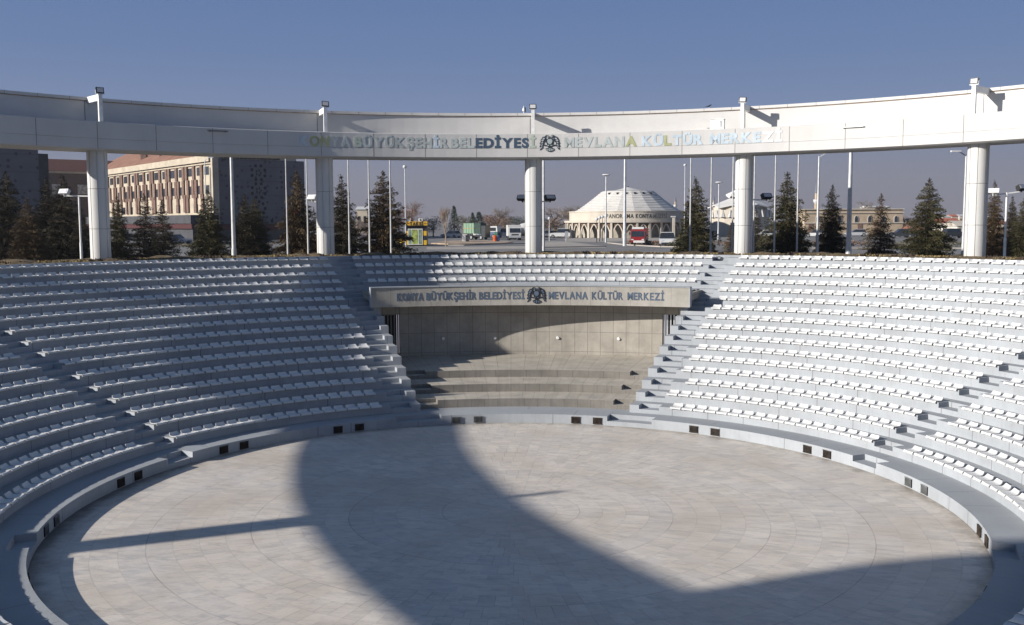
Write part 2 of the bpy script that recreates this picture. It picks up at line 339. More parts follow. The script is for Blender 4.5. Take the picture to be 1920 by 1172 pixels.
# ---------------------------------------------------------------- arena floor
mb = MB(); azs = arange(-180, 180, 2.5)
for j in range(len(azs)-1):
    prev = 0
    for r in (2, 5, 8, 12.0):
        if prev == 0: mb.add((pol(0, 0, 0), pol(azs[j], r, 0), pol(azs[j+1], r, 0)), ((0, 1, 2),))
        else: mb.quad(pol(azs[j], prev, 0), pol(azs[j+1], prev, 0), pol(azs[j+1], r, 0), pol(azs[j], r, 0))
        prev = r
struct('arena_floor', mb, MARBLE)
# ---------------------------------------------------------------- seating terrace
RK = lambda k: 13.1045+(k-1)*.93934
ZK = lambda k: .67287+(k-1)*.35645
KZ = .363; NW = .82; ND = .47; NH = .18
EDGE = lambda r: 18.55+(r-13.1)*.75/8.45               # half angle of the stage opening
AIS = [20.2, 63.2, 106.2, 149.2]                        # inner end of each aisle's step notches
SKI = [15.65, 64.2, 107.0, 150]; SKO = [24.1, 69.4, 112.4, 155]
terr = thing('seating_terrace', 'grey painted concrete seating terrace curving round the arena in sixteen steps', 'terrace')
mb = MB()
def tread_seg(side, a0, a1, r0, r1, z, mi=0, e0=None):
    azs = arange(a0, a1, 1.0)
    for i in range(len(azs)-1):
        p, q = azs[i], azs[i+1]; pa = e0(r0) if (i == 0 and e0) else p; pb = e0(r1) if (i == 0 and e0) else p
        mb.quad(pol(A0+side*pa, r0, z), pol(A0+side*q, r0, z), pol(A0+side*q, r1, z), pol(A0+side*pb, r1, z), mi)
def riser_seg(side, a0, a1, r, z0, z1, mi=0):
    azs = arange(a0, a1, 1.0)
    for i in range(len(azs)-1): mb.quad(pol(A0+side*azs[i], r, z0), pol(A0+side*azs[i+1], r, z0), pol(A0+side*azs[i+1], r, z1), pol(A0+side*azs[i], r, z1), mi)
def radial_wall(side, a, r0, r1, z0, z1, b=None): b = a if b is None else b; mb.quad(pol(A0+side*a, r0, z0), pol(A0+side*b, r1, z0), pol(A0+side*b, r1, z1), pol(A0+side*a, r0, z1))
for side in (-1, 1):
    for k in range(1, 17):
        r, z = RK(k), ZK(k); zb = KZ if k == 1 else ZK(k-1); r1 = RK(k+1) if k < 16 else 28.1
        if k <= 10: start = EDGE(r); e0 = EDGE
        elif k <= 12: start = 20.02; e0 = None
        else: start = 0; e0 = None
        cur = start
        for ai, a in enumerate(AIS):
            w = math.degrees(NW/r)
            riser_seg(side, cur, a, r, zb, z); tread_seg(side, cur, a, r, r1, z, e0=e0); e0 = None
            h = NH if k > 1 else .155
            riser_seg(side, a, a+w, r, zb, zb+h); tread_seg(side, a, a+w, r, r+ND, zb+h); riser_seg(side, a, a+w, r+ND, zb+h, z); tread_seg(side, a, a+w, r+ND, r1, z)
            for b in (a, a+w): radial_wall(side, b, r, r+ND, zb+h, z)
            cur = a+w
        riser_seg(side, cur, 180, r, zb, z); tread_seg(side, cur, 180, r, r1, z)
        if k <= 10: radial_wall(side, EDGE(r), r, r1, .3, z, EDGE(r1))
    # tread above the stage roof
    tread_seg(side, 0, 20.02, 21.51, RK(13), ZK(12))
    # kerb wall with wide step notches
    cur = 0
    for a, b in zip(SKI, SKO):
        riser_seg(side, cur, a, 12, -.05, KZ); tread_seg(side, cur, a, 12, 13.1045, KZ)
        riser_seg(side, a, b, 12, -.05, .18); tread_seg(side, a, b, 12, 12.5, .18); riser_seg(side, a, b, 12.5, .18, KZ); tread_seg(side, a, b, 12.5, 13.1045, KZ)
        for c in (a, b): radial_wall(side, c, 12, 12.5, .18, KZ)
        cur = b
    riser_seg(side, cur, 180, 12, -.05, KZ); tread_seg(side, cur, 180, 12, 13.1045, KZ)
    tread_seg(side, 0, 20, 13.1045, 13.6, KZ)
part(mb, 'concrete_steps', PAINT, terr)
mb = MB(); mb.ringsec([(28.1, 5.9), (28.1, 6.13), (28.25, 6.13), (28.25, 4.6)], arange(-180, 180, 1), closed=False); part(mb, 'rim_wall', PAINT, terr)
GR = None
for i in range(16):
    for d in (-2.05, 2.05):
        a = A0-10.75+22.5*i+d
        mb = MB(); x = pol(a+90, 1, 0); n_ = pol(a, 1, 0)
        mb.box(pol(a, 11.985, .17), (.175, .012, .125), (x, n_, (0, 0, 1)), 0)
        for j in range(7): mb.box(pol(a, 11.965, .17)+Vector(()) if False else tuple(Vector(pol(a, 11.965, .17))+Vector(x)*(-.15+.05*j)), (.008, .01, .12), (x, n_, (0, 0, 1)), 1)
        for zz in (.05, .29): mb.box(pol(a, 11.965, zz), (.175, .012, .010), (x, n_, (0, 0, 1)), 1)
        if abs(((a-A0+180) % 360)-180) < 130: part(mb, 'vent_grille', [DARK, GRILLE if i % 4 else DSTEEL], terr)
# stencilled row marks on the aisle end walls of the right aisle
MARK = mat('pale_stencil_paint', (.42, .46, .52), .8, .1)
# ---------------------------------------------------------------- lettering
GLY = {}
def glyph(ch, bold=.035, depth=.06):
    key = (ch, bold, depth)
    if key in GLY: return GLY[key]
    c = bpy.data.curves.new('letter', 'FONT'); c.body = ch; c.size = 1; c.extrude = depth; c.offset = bold; c.resolution_u = 4
    o = bpy.data.objects.new('letter', c); COL.objects.link(o); dg = bpy.context.evaluated_depsgraph_get()
    me = bpy.data.meshes.new_from_object(o.evaluated_get(dg)); bpy.data.objects.remove(o); bpy.data.curves.remove(c)
    xs = [v.co.x for v in me.vertices]; GLY[key] = (me, min(xs), max(xs)); return GLY[key]
def cap_h(bold): me = glyph('H', bold)[0]; ys = [v.co.y for v in me.vertices]; return max(ys), min(ys)
def ring_text(parent, word, a0, a1, r, zb, hcap, mats, centre=(0, 0), bold=.035, depth=.05, inward=True, gap=.10, name='letter', squeeze=1.0):
    """letters stood on a curved face between two azimuths, one mesh each"""
    hi, lo = cap_h(bold); sc = hcap/(hi-lo); ws = [glyph(ch, bold, depth)[2]-glyph(ch, bold, depth)[1] for ch in word]
    tot = sum(ws)+gap*(len(word)-1); span = abs(R_(a1-a0))*r; sx = span/tot; x = 0
    for i, ch in enumerate(word):
        src, x0, x1 = glyph(ch, bold, depth); me = src.copy(); me.materials.clear(); m = mats[i] if isinstance(mats, list) else mats; me.materials.append(m)
        a = a0+(a1-a0)*((x+ws[i]/2)/tot); x += ws[i]+gap
        aw = R_(a)
        if inward: T = Vector((math.cos(aw), -math.sin(aw), 0)); N = Vector((-math.sin(aw), -math.cos(aw), 0))
        else: T = Vector((-math.cos(aw), math.sin(aw), 0))*-1; N = Vector((-math.sin(aw), -math.cos(aw), 0))
        P = Vector((centre[0]+r*math.sin(aw), centre[1]+r*math.cos(aw), zb)) if inward else None
        if not inward: P = Vector((centre[0]-r*math.sin(-aw), centre[1]-r*math.cos(aw), zb)); T = Vector((math.cos(aw), math.sin(aw), 0)); N = Vector((math.sin(aw), -math.cos(aw), 0))
        for v in me.vertices:
            c = v.co; v.co = P+T*((c.x-(x0+x1)/2)*sx)+Vector((0, 0, (c.y-lo)*sc))+N*(c.z*1.0+depth*.9)
        me.update(); part(me, name, None, parent)
def eagle(parent, a, r, zc, w, h, ms, name='emblem'):
    """double-headed eagle relief: outline pieces and inner pieces as one mesh"""
    mb = MB(); aw = R_(a); T = Vector((math.cos(aw), -math.sin(aw), 0)); N = Vector((-math.sin(aw), -math.cos(aw), 0)); Z = Vector((0, 0, 1)); O = Vector(pol(a, r, zc))
    def pc(poly, d, mi, mirror=True):
        for sgn in ((1, -1) if mirror else (1,)):
            q = [(sgn*x*w/2, y*h/2) for x, y in poly]
            if sgn < 0: q = q[::-1]
            mb.prism(q, O, T, Z, N, d, mi)
    wing = [(.30,.45),(.42,.72),(.58,.80),(.72,.70),(.80,.50),(.92,.38),(.84,.36),(.90,.10),(1.0,.0),(.88,-.02),(.92,-.25),(1.0,-.42),(.86,-.38),(.84,-.55),(.98,-.78),(.80,-.70),(.66,-.45),(.62,-.15),(.52,.12),(.36,.28)]
    pc(wing, .03, 0)
    for f in ([(.44,.55),(.58,.68),(.70,.52),(.60,.42)], [(.56,.34),(.70,.46),(.82,.32),(.68,.22)], [(.62,.12),(.70,.18),(.86,.05),(.72,-.02)], [(.66,-.12),(.72,-.08),(.86,-.24),(.74,-.28)], [(.70,-.36),(.78,-.34),(.84,-.56),(.76,-.54)]): pc(f, .05, 1)
    head = [(.04,.62),(.10,.86),(.24,.98),(.40,.92),(.52,.74),(.44,.70),(.34,.80),(.22,.72),(.16,.56)]
    pc(head, .035, 0); pc([(.10,.70),(.16,.86),(.26,.90),(.30,.84),(.20,.76),(.15,.64)], .055, 1)
    body = [(0,.58),(.20,.54),(.32,.40),(.34,.10),(.26,-.15),(.36,-.32),(.20,-.36),(.12,-.48),(0,-.50)]
    pc(body+[(x*-1, y) for x, y in body[::-1][1:-1]], .032, 0, False)
    inner = [(0,.50),(.18,.46),(.25,.34),(.22,.12),(.16,.0),(.0,-.1)]; pc(inner+[(x*-1, y) for x, y in inner[::-1][1:-1]], .055, 1, False)
    pc([(.08,-.16),(.26,-.22),(.22,-.30),(.04,-.24)], .055, 1)
    pc([(.36,-.18),(.52,-.12),(.60,-.22),(.50,-.30),(.38,-.30)], .04, 0)
    tail = [(0,-.42),(.18,-.50),(.42,-.62),(.34,-.82),(.18,-.94),(0,-.98)]; pc(tail+[(x*-1, y) for x, y in tail[::-1][1:-1]], .035, 0, False)
    for f in ([(.0,-.56),(.06,-.58),(.06,-.88),(.0,-.9)], [(.12,-.58),(.2,-.62),(.24,-.84),(.14,-.86)], [(.24,-.64),(.34,-.68),(.34,-.78),(.28,-.8)]): pc(f, .055, 1)
    return part(mb, name, ms, parent)
def lm(n, c, rough=.35, metal=0.0): return mat('letter_'+n, c, rough, .10, 2.0, metal=metal, spec=.5)
L_BLUE = lm('pale_blue', (.44, .52, .58)); L_GREY = lm('grey_green', (.40, .44, .43)); L_OLIVE = lm('olive', (.33, .35, .19)); L_SLATE = lm('slate', (.055, .085, .125)); L_WHITE = lm('white', (.66, .68, .70)); L_GRE2 = lm('green_grey', (.40, .45, .38))  # flat letter colours paint the surroundings mirrored in the steel faces
L_IN = lm('inner_slate', (.10, .135, .19), .35, .2)
EM = [lm('emblem_dark', (.03, .035, .045)), lm('emblem_grey', (.35, .40, .40))]; EM2 = [lm('emblem_black', (.02, .022, .03)), lm('emblem_slate', (.10, .13, .18))]
# ---------------------------------------------------------------- ring colonnade
colon = thing('ring_colonnade', 'white ring beam on round columns circling the top of the arena, with raised lettering', 'colonnade')
RB = 28.5
def bulge(a):                                           # unseen arc of the ring pushed outward, shaped to place its floor shadow
    x = abs(((a-A0+180) % 360)-180); t = min(1, max(0, (x-62)/28)); return 6.0*t*t*(3-2*t)
def swell(mb, thin=0):  # thin narrows the unseen beam to trim its shadow band
    mb.v = [(x*(b := 1+bulge(math.degrees(math.atan2(x, y)))*(1-thin*(math.hypot(x, y)-28.5))/math.hypot(x, y)), y*b, z) for x, y, z in mb.v]; return mb
az360 = arange(-180, 180, 1.40625)
mb = MB()
mb.ringsec([(RB+.004, 11.93), (RB, 11.94), (RB, 12.70), (RB+.03, 12.73), (30.3, 12.75), (30.3, 11.44), (30.6, 11.40), (RB+.12, 11.40), (RB, 11.46), (RB, 11.91), (RB+.004, 11.92), (RB+.03, 11.925)], az360, caps=False); part(swell(mb, .085), 'beam', CLAD, colon)
mb = MB()
for i in range(64):
    a = A0-.6+5.625*i
    if abs(((a+180) % 360)-180) > 70: continue
    x = pol(a+90, 1, 0); mb = MB(); mb.box(pol(a, RB, 12.08), (.014, .006, .62), (x, pol(a, 1, 0), (0, 0, 1))); part(mb, 'panel_joint', JOINT, colon)
mb = MB(); mb.ringsec([(30.32, 12.3), (30.32, 13.86), (30.55, 13.86), (30.55, 12.3)], az360, caps=False); part(swell(mb), 'fascia', CLAD2, colon)
mb = MB(); mb.ringsec([(30.24, 13.885), (30.24, 14.03), (30.62, 14.03), (30.62, 13.885)], az360, caps=False); part(swell(mb), 'coping', CLAD2, colon)
mb = MB(); mb.ringsec([(30.27, 13.855), (30.27, 13.89), (30.4, 13.89), (30.4, 13.855)], az360, caps=False); part(swell(mb), 'coping_lip', RUST, colon)
mb = MB()
for i in range(128):
    a = A0+1.1+2.8125*i
    if abs(((a+180) % 360)-180) < 60: mb = MB(); mb.box(pol(a, 30.238, 13.955), (.008, .006, .074), (pol(a+90, 1, 0), pol(a, 1, 0), (0, 0, 1))); part(mb, 'coping_joint', JOINT, colon)
for i in range(-3, 4):
    a = A0+22.5*i-.35; mb = MB(); mb.box(pol(a, 30.318, 13.3), (.018, .006, .55), (pol(a+90, 1, 0), pol(a, 1, 0), (0, 0, 1))); part(mb, 'fascia_joint', JOINT, colon)
def column_mesh():
    mb = MB(); n = 48; R = .47
    secs = [(4.5, 5.72), (5.74, 7.66), (7.68, 9.58), (9.60, 11.42)]
    for z0, z1 in secs:
        pr = []
        for i in range(n):
            a = 2*PI*i/n; groove = min(abs(((a-PI/8) % (PI/4))), PI/4-abs(((a-PI/8) % (PI/4)))); pr.append(R-(.025 if i % 6 == 3 else 0))
        ring = []
        for i in range(8):                              # eight shells with thin slots between them
            b0 = i*PI/4+PI/8+.045; b1 = (i+1)*PI/4+PI/8-.045
            ring += [(R-.03, b0), *[(R, b0+(b1-b0)*t/6) for t in range(7)], (R-.03, b1)]
        m = len(ring); vs = [(r*math.sin(a), r*math.cos(a), z) for z in (z0, z1) for r, a in ring]
        mb.add(vs, [(i, (i+1) % m, m+(i+1) % m, m+i) for i in range(m)]+[tuple(range(m)), tuple(range(m, 2*m))])
    mb.lathe((0, 0, 0), [(R-.03, 4.5), (R-.03, 11.42)], 24, 1)
    return mb.mesh('column', [COLM, JOINT], True)
cme = column_mesh()
for i in range(16):
    a = A0+22.5*i
    o = link('column', cme, colon, pol(a, 29.5+bulge(a), 0)); o.rotation_euler = (0, 0, -R_(a))
    x, n_ = pol(a+90, 1, 0), pol(a, 1, 0); mb = MB()
    mb.box(pol(a, 28.8, 13.38), (.09, .07, .66), (x, n_, (0, 0, 1))); mb.box(pol(a, 29.58, 13.885), (.088, .71, .15), (x, n_, (0, 0, 1)))
    part(swell(mb), 'lamp_bracket', WHITEM, colon)
zb, hc = 11.955, .545
def azpx(px, py, r):
    d = CF+CR*((px-960)/FPX)-CU*((py-586)/FPX); o = CO; a = d.x**2+d.y**2; b = 2*(o.x*d.x+o.y*d.y); c = o.x**2+o.y**2-r*r
    t = (-b+math.sqrt(b*b-4*a*c))/2/a; p = o+d*t; return math.degrees(math.atan2(p.x, p.y))
for word, p0, p1, ms in (('KONYA', 562, 657, [L_BLUE, L_OLIVE, L_OLIVE, L_GREY, L_GREY]), ('BÜYÜKŞEHİR', 664, 841, [L_GRE2, L_GREY, L_GREY, L_GREY, L_GREY, L_GREY, L_GREY, L_GREY, L_BLUE, L_GREY]),
        ('BELEDİYESİ', 845, 1004.5, [L_GREY, L_GREY, L_GREY, L_SLATE, L_SLATE, L_SLATE, L_SLATE, L_SLATE, L_SLATE, L_GRE2]), ('MEVLANA', 1058, 1194, [L_GREY]*6+[L_OLIVE]), ('KÜLTÜR', 1203.5, 1318.5, [L_BLUE, L_BLUE, L_OLIVE, L_BLUE, L_BLUE, L_BLUE]), ('MERKEZİ', 1330.5, 1466, [L_BLUE]*5+[L_WHITE, L_WHITE])):
    ring_text(colon, word, azpx(p0, 268, RB), azpx(p1, 265, RB), RB, zb, hc, ms, bold=.045, depth=.010, gap=.07)
eagle(colon, azpx(1031, 269, RB), RB-.001, 12.19, 1.16, .94, EM)
# things standing on the ring
def floodlight_local():
    t = thing('floodlight', 'small black floodlight', 'floodlight', (0, 0, 0), local=True)
    mb = MB(); mb.box((0, -.02, .17), (.19, .045, .135)); mb.box((0, .05, .17), (.13, .04, .09)); o = mb.build('housing', BLACK, t)
    mb = MB(); mb.box((0, -.068, .17), (.15, .006, .098)); mb.build('lens', LENS, t)
    mb = MB(); mb.box((0, 0, .01), (.17, .03, .012)); mb.box((-.2, 0, .09), (.008, .025, .09)); mb.box((.2, 0, .09), (.008, .025, .09)); mb.build('yoke', STEEL, t)
    return t
fl0 = floodlight_local(); first = True
fl_lab = {-2: 'black floodlight on the bracket above the far left column', -1: 'black floodlight on the bracket above the word start of the beam lettering', 0: 'black floodlight on the bracket just left of the eagle emblem', 1: 'black floodlight on the bracket above the end of the beam lettering', 2: 'black floodlight on the tall bracket above the far right column'}
for i in (-2, -1, 0, 1, 2):
    o = fl0 if first else copytree(fl0); first = False; a = A0+22.5*i
    o.location = pol(a, 28.78, 14.05); o.rotation_euler = (R_(-8), R_(4*(i % 2)), -R_(a)+R_(random.uniform(-6, 6))); o['label'] = fl_lab[i]; o['group'] = 'floodlights on the ring beam brackets'
p = Vector(pol(azpx(982, 212, 30.4), 30.4, 14.03)); t = thing('antenna', 'white dome antenna on a short pole standing on the coping near the middle', 'antenna', p)
mb = MB(); mb.tube(p, p+Vector((0, 0, .42)), .02, n=8); part(mb, 'pole', WHITEM, t); mb = MB(); mb.lathe(p+Vector((0, 0, .1)), [(.0, 0), (.07, .03), (.075, .1), (.05, .2), (0, .28)], 12); part(mb, 'radome', WHITEM, t, True)
mb = MB(); mb.box(p+Vector((.09, 0, .2)), (.025, .05, .13)); part(mb, 'panel', BLACK, t)
p = Vector(pol(azpx(1346, 238, 29.3), 29.2, 12.75)); t = thing('equipment_box', 'white metal equipment box standing on the ring beam behind the lettering', 'box', p)
a = math.degrees(math.atan2(p.x, p.y)); ax = (pol(a+90, 1, 0), pol(a, 1, 0), (0, 0, 1)); mb = MB(); mb.box(p+Vector((0, 0, .27)), (.36, .18, .27), ax); part(mb, 'cabinet', WHITEM, t)
mb = MB(); mb.box(p+Vector((0, 0, .557)), (.39, .21, .015), ax); part(mb, 'lid', WHITEM, t)
mb = MB(); q = p+Vector(pol(a+90, .2, 0))-Vector(pol(a, .185, 0)); mb.box(q+Vector((0, 0, .3)), (.06, .008, .16), ax); part(mb, 'door', STEEL, t)
p = Vector(pol(azpx(1328, 238, 28.7), 28.7, 12.73)); t = thing('beam_camera', 'tiny white camera on the ring beam left of the equipment box', 'camera', p)
mb = MB(); mb.tube(p, p+Vector((0, 0, .08)), .02, n=8); part(mb, 'foot', WHITEM, t); mb = MB(); mb.tube(p+Vector((-.07, 0, .1)), p+Vector((.07, -.03, .1)), .04, .045, 10); part(mb, 'camera_body', LENS, t)
for px, py, lab in ((408, 248, 'thin grey lamp strip on the shaded left part of the beam'), (1600, 241, 'thin grey lamp strip on the sunlit right part of the beam')):
    a = azpx(px, py, RB); ax = (pol(a+90, 1, 0), pol(a, 1, 0), (0, 0, 1)); z = 12.57 if px < 900 else 12.50
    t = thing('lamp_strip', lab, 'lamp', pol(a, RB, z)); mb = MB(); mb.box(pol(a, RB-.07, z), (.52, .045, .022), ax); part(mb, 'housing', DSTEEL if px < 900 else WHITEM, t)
    mb = MB()
    for s in (-.4, .4): mb.box(Vector(pol(a, RB-.012, z-.01))+Vector(ax[0])*s, (.03, .012, .05), ax)
    part(mb, 'bracket', JOINT, t)
p = Vector(pol(azpx(1329, 203, 30.4), 30.42, 14.03)); t = thing('magpie', 'small black and white bird perched on the coping edge', 'bird', p)
def bird_mesh():
    me = bpy.data.meshes.new('bird_body'); bm = bmesh.new()
    pts = [((-.20, 0, .10), .008), ((-.08, 0, .12), .02), ((0, 0, .13), .045), ((.06, 0, .16), .04), ((.10, 0, .20), .03), ((.15, 0, .195), .008)]
    mbb = MB(); n = 8; vs = []
    for (c, r) in pts:
        for i in range(n): vs.append((c[0], c[1]+r*math.cos(2*PI*i/n), c[2]+r*math.sin(2*PI*i/n)))
    mbb.add(vs, [(j*n+i, j*n+(i+1) % n, (j+1)*n+(i+1) % n, (j+1)*n+i) for j in range(len(pts)-1) for i in range(n)])
    for s in (-.015, .015): mbb.tube((.01, s, .09), (.01, s, 0), .004, n=5)
    return mbb
mb = bird_mesh(); mb.v = [(x+p.x, y+p.y, z+p.z) for x, y, z in mb.v]; mb.mi = [1 if (v := f) and all(mb.v[i][0]-p.x > -.05 and mb.v[i][0]-p.x < .05 for i in f) else 0 for f in mb.f]; part(mb, 'bird_body', [BLACK, WHITEM], t, True)
# ---------------------------------------------------------------- stage niche
stage = thing('stage_niche', 'concrete stage recess with lettered lintel, curved back wall and wide steps', 'stage')
sw = arange(A0-20.6, A0+20.6, 1.0)
mb = MB(); mb.ringsec([(21.2, 3.905), (21.2, 4.82), (21.5, 4.82), (21.5, 3.905)], sw); part(mb, 'lintel', CONC_SIGN, stage)
mb = MB(); mb.ringsec([(21.16, 4.823), (21.16, 4.865), (21.55, 4.865), (21.55, 4.823)], [A0-20.72]+sw[1:-1]+[A0+20.72]); part(mb, 'coping', PAINT, stage)
mb = MB()
for s in (-1, 1):
    a = A0+s*20.66; mb.box(pol(a, 21.35, 4.363), (.02, .17, .455), (pol(a+90, 1, 0), pol(a, 1, 0), (0, 0, 1)))
part(mb, 'lintel_cheeks', PAINT, stage)
mb = MB(); mb.ringsec([(21.5, 4.2), (21.5, 4.55), (24.37, 4.55), (24.37, 4.2)], sw); part(mb, 'ceiling', CONC_WALL, stage)
RW = 22.4
# the wall stands behind the lintel line; the ceiling soffit bridges wall to lintel
bw = arange(A0-16.55, A0+16.6, 1.0); mb = MB(); mb.ringsec([(RW, 1.1), (RW, 3.88), (RW+.3, 3.88), (RW+.3, 1.1)], bw); part(mb, 'back_wall', CONC_WALL, stage)
mb = MB(); mb.ringsec([(21.503, 3.91), (21.503, 4.19), (RW+1.4, 4.19), (RW+1.4, 3.91)], arange(A0-20.0, A0+20.0, 1)); part(mb, 'soffit', CONC_WALL, stage)
for s in (-1, 1):
    a0, a1 = A0+s*16.57, A0+s*19.45
    mb = MB(); mb.ringsec([(RW+1.2, 1.2), (RW+1.2, 3.88), (RW+1.3, 3.88), (RW+1.3, 1.2)], arange(min(a0, a1), max(a0, a1), .5)); mb.ringsec([(RW+.02, 3.42), (RW+.02, 3.88), (RW+.2, 3.88), (RW+.2, 3.42)], arange(min(a0, a1), max(a0, a1), .5), 1)
    d = part(mb, 'side_door', [DARK, CONC_WALL], stage)
    mb = MB()
    for j in range(7): a = a0+(a1-a0)*(j+.5)/7; mb.bar(pol(a, RW+.1, 1.37), pol(a, RW+.1, 3.42), .06)
    g_ = part(mb, 'door_bars', JOINT if s < 0 else STEEL, d); g_.location = (0, 0, 0)
ST = [(13.6, .363, .70), (15.25, .70, 1.04), (17.1, 1.04, 1.365)]
for q, (r, z0, z1) in enumerate(ST):
    rn = ST[q+1][0] if q < 2 else RW+1.2; sn = 15.2-.0*q
    mb = MB()
    def arcq(a0, a1, r, z0, z1, mi): 
        z = arange(a0, a1, 1.0)
        for i in range(len(z)-1): mb.quad(pol(A0+z[i], r, z0), pol(A0+z[i+1], r, z0), pol(A0+z[i+1], r, z1), pol(A0+z[i], r, z1), mi)
    def arct(a0, a1, r0, r1, zz, mi):
        z = arange(a0, a1, 1.0)
        for i in range(len(z)-1): mb.quad(pol(A0+z[i], r0, zz), pol(A0+z[i+1], r0, zz), pol(A0+z[i+1], r1, zz), pol(A0+z[i], r1, zz), mi)
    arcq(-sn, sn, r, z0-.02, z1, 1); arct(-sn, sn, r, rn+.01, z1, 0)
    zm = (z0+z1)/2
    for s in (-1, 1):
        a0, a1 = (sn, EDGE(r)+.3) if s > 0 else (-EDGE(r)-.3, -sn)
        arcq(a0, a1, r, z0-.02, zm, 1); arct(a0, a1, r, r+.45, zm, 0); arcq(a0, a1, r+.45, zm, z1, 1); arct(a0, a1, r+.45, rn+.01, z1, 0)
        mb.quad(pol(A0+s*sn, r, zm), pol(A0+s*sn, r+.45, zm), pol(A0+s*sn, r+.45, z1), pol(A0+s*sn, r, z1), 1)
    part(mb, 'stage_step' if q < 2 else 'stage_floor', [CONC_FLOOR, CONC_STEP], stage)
for px, py in ((831, 636), (928, 635), (1046, 635), (1160, 637)):
    a = azpx(px, py, RW); p = Vector(pol(a, RW, 2.18)); n_ = Vector(pol(a, 1, 0)); mb = MB(); mb.tube(p+n_*.01, p-n_*.07, .085, .06, 14); part(mb, 'wall_light', WHITEM, stage)
for word, p0, p1 in (('KONYA', 744, 793), ('BÜYÜKŞEHİR', 799, 893), ('BELEDİYESİ', 898, 983), ('MEVLANA', 1028.5, 1102), ('KÜLTÜR', 1109.5, 1168), ('MERKEZİ', 1176.5, 1245)):
    ring_text(stage, word, azpx(p0, 553, 21.2), azpx(p1, 553, 21.2), 21.2, 4.19, .365, L_IN, bold=.028, depth=.008, gap=.09)
eagle(stage, azpx(1006, 552, 21.2), 21.199, 4.38, .96, .82, EM2)
# ---------------------------------------------------------------- seats
def seat_mesh():
    mb = MB(); nx = 6
    #  profile front to back (y outward, z up from the tier edge): lip, pan, curve, back
    prof = [(-.085, -.03, .208), (-.09, .0, .215), (-.07, .03, .215), (.05, .025, .215), (.16, .022, .212), (.22, .030, .205), (.26, .058, .195), (.285, .09, .185), (.30, .118, .175), (.312, .132, .15)]
    th = .022; top, bot = [], []
    for j, (y, z, hw) in enumerate(prof):
        a = prof[max(0, j-1)]; b = prof[min(len(prof)-1, j+1)]; t = Vector((0, b[0]-a[0], b[1]-a[1])).normalized(); n_ = Vector((0, -t.z, t.y))
        rt, rb = [], []
        for i in range(nx+1):
            u = -1+2*i/nx; lift = .02*abs(u)**3
            rt.append(Vector((u*hw, y, z))+n_*lift); rb.append(Vector((u*hw*.985, y, z))+n_*(lift-th))
        top.append(rt); bot.append(rb)
    P = len(prof); vs = [v for r in top for v in r]+[v for r in bot for v in r]; m = nx+1; o = P*m; fs = []
    for j in range(P-1):
        for i in range(nx): fs += [(j*m+i, j*m+i+1, (j+1)*m+i+1, (j+1)*m+i), (o+j*m+i, o+(j+1)*m+i, o+(j+1)*m+i+1, o+j*m+i+1)]
        fs += [(j*m, (j+1)*m, o+(j+1)*m, o+j*m), (j*m+nx, o+j*m+nx, o+(j+1)*m+nx, (j+1)*m+nx)]
    for i in range(nx): fs += [(i, o+i, o+i+1, i+1), ((P-1)*m+i, (P-1)*m+i+1, o+(P-1)*m+i+1, o+(P-1)*m+i)]
    mb.add(vs, fs)
    mb.box((0, .09, .0), (.13, .10, .008))
    return mb.mesh('stadium_seat', SEATM, True)
SEAT = seat_mesh(); seats = []
GAP1 = {16: 23.0, 15: 22.95, 14: 22.85, 13: 22.7, 12: 22.7, 11: 23.2, 10: 23.1, 9: 23.05, 8: 23.0, 7: 22.95}
GAPR = {6: 24.18, 5: 24.07, 4: 23.87, 3: 25.68, 2: 23.79, 1: 25.75}; GAPL = {6: 22.9, 5: 24.26, 4: 24.28, 3: 24.27, 2: 25.33, 1: 25.39}
pitch = lambda k: .487+.036*max(0, k-7)/9
def fill(k, a0, a1, block):
    r = RK(k); n = int(round(abs(R_(a1-a0))*r/pitch(k))); n = max(1, n)
    for i in range(n): seats.append((a0+(a1-a0)*(i+.5)/n, k, block))
for k in range(1, 17):
    r = RK(k); w = math.degrees(NW/r); g2 = math.degrees(.25/r)
    for s in (-1, 1):
        a = GAP1.get(k) or (GAPR if s > 0 else GAPL)[k]
        fill(k, A0+s*a, A0+s*(63.2-.1), 'left' if s < 0 else 'right')
        o = 63.2+w+math.degrees((.22 if k > 3 else .55)/r)
        fill(k, A0+s*o, A0+s*(106.1), 'far left' if s < 0 else 'far right')
        o = 106.2+w+math.degrees(.3/r)
        fill(k, A0+s*o, A0+s*149, 'near left' if s < 0 else 'near right')
        fill(k, A0+s*(149.2+w+.5), A0+s*(179 if k < 14 else 172), 'nearest')
for k, a, b in ((16, -20.46, 20.32), (15, -20.49, 19.5), (14, -19.6, 19.54), (13, -19.71, 19.69)): fill(k, A0+a, A0+b, 'middle')
def seat_m(a, k):
    aw = R_(a); n_ = Vector((math.sin(aw), math.cos(aw), 0)); x = Vector((math.cos(aw), -math.sin(aw), 0)); p = Vector(pol(a, RK(k)+.015, ZK(k)))
    M = Matrix.Identity(4)
    ja, jt = random.gauss(0, .018), random.gauss(0, .012); x2 = x*math.cos(ja)+n_*math.sin(ja); n2 = Vector((0, 0, 1)).cross(x2)
    for i in range(3): M[i][0] = x2[i]; M[i][1] = n2[i]; M[i][2] = (0, 0, 1)[i]; M[i][3] = p[i]
    return M @ Matrix.Rotation(jt, 4, 'X')
vis = []; ORD = ['', 'first', 'second', 'third', 'fourth', 'fifth', 'sixth', 'seventh', 'eighth', 'ninth', 'tenth', 'eleventh', 'twelfth', 'thirteenth', 'fourteenth', 'fifteenth', 'sixteenth']
for i, (a, k, b) in enumerate(seats):
    x, y, d = proj(pol(a, RK(k), ZK(k)+.1))
    if d > 1 and -6 < x < 1926 and y < 1178: vis.append((d, i))
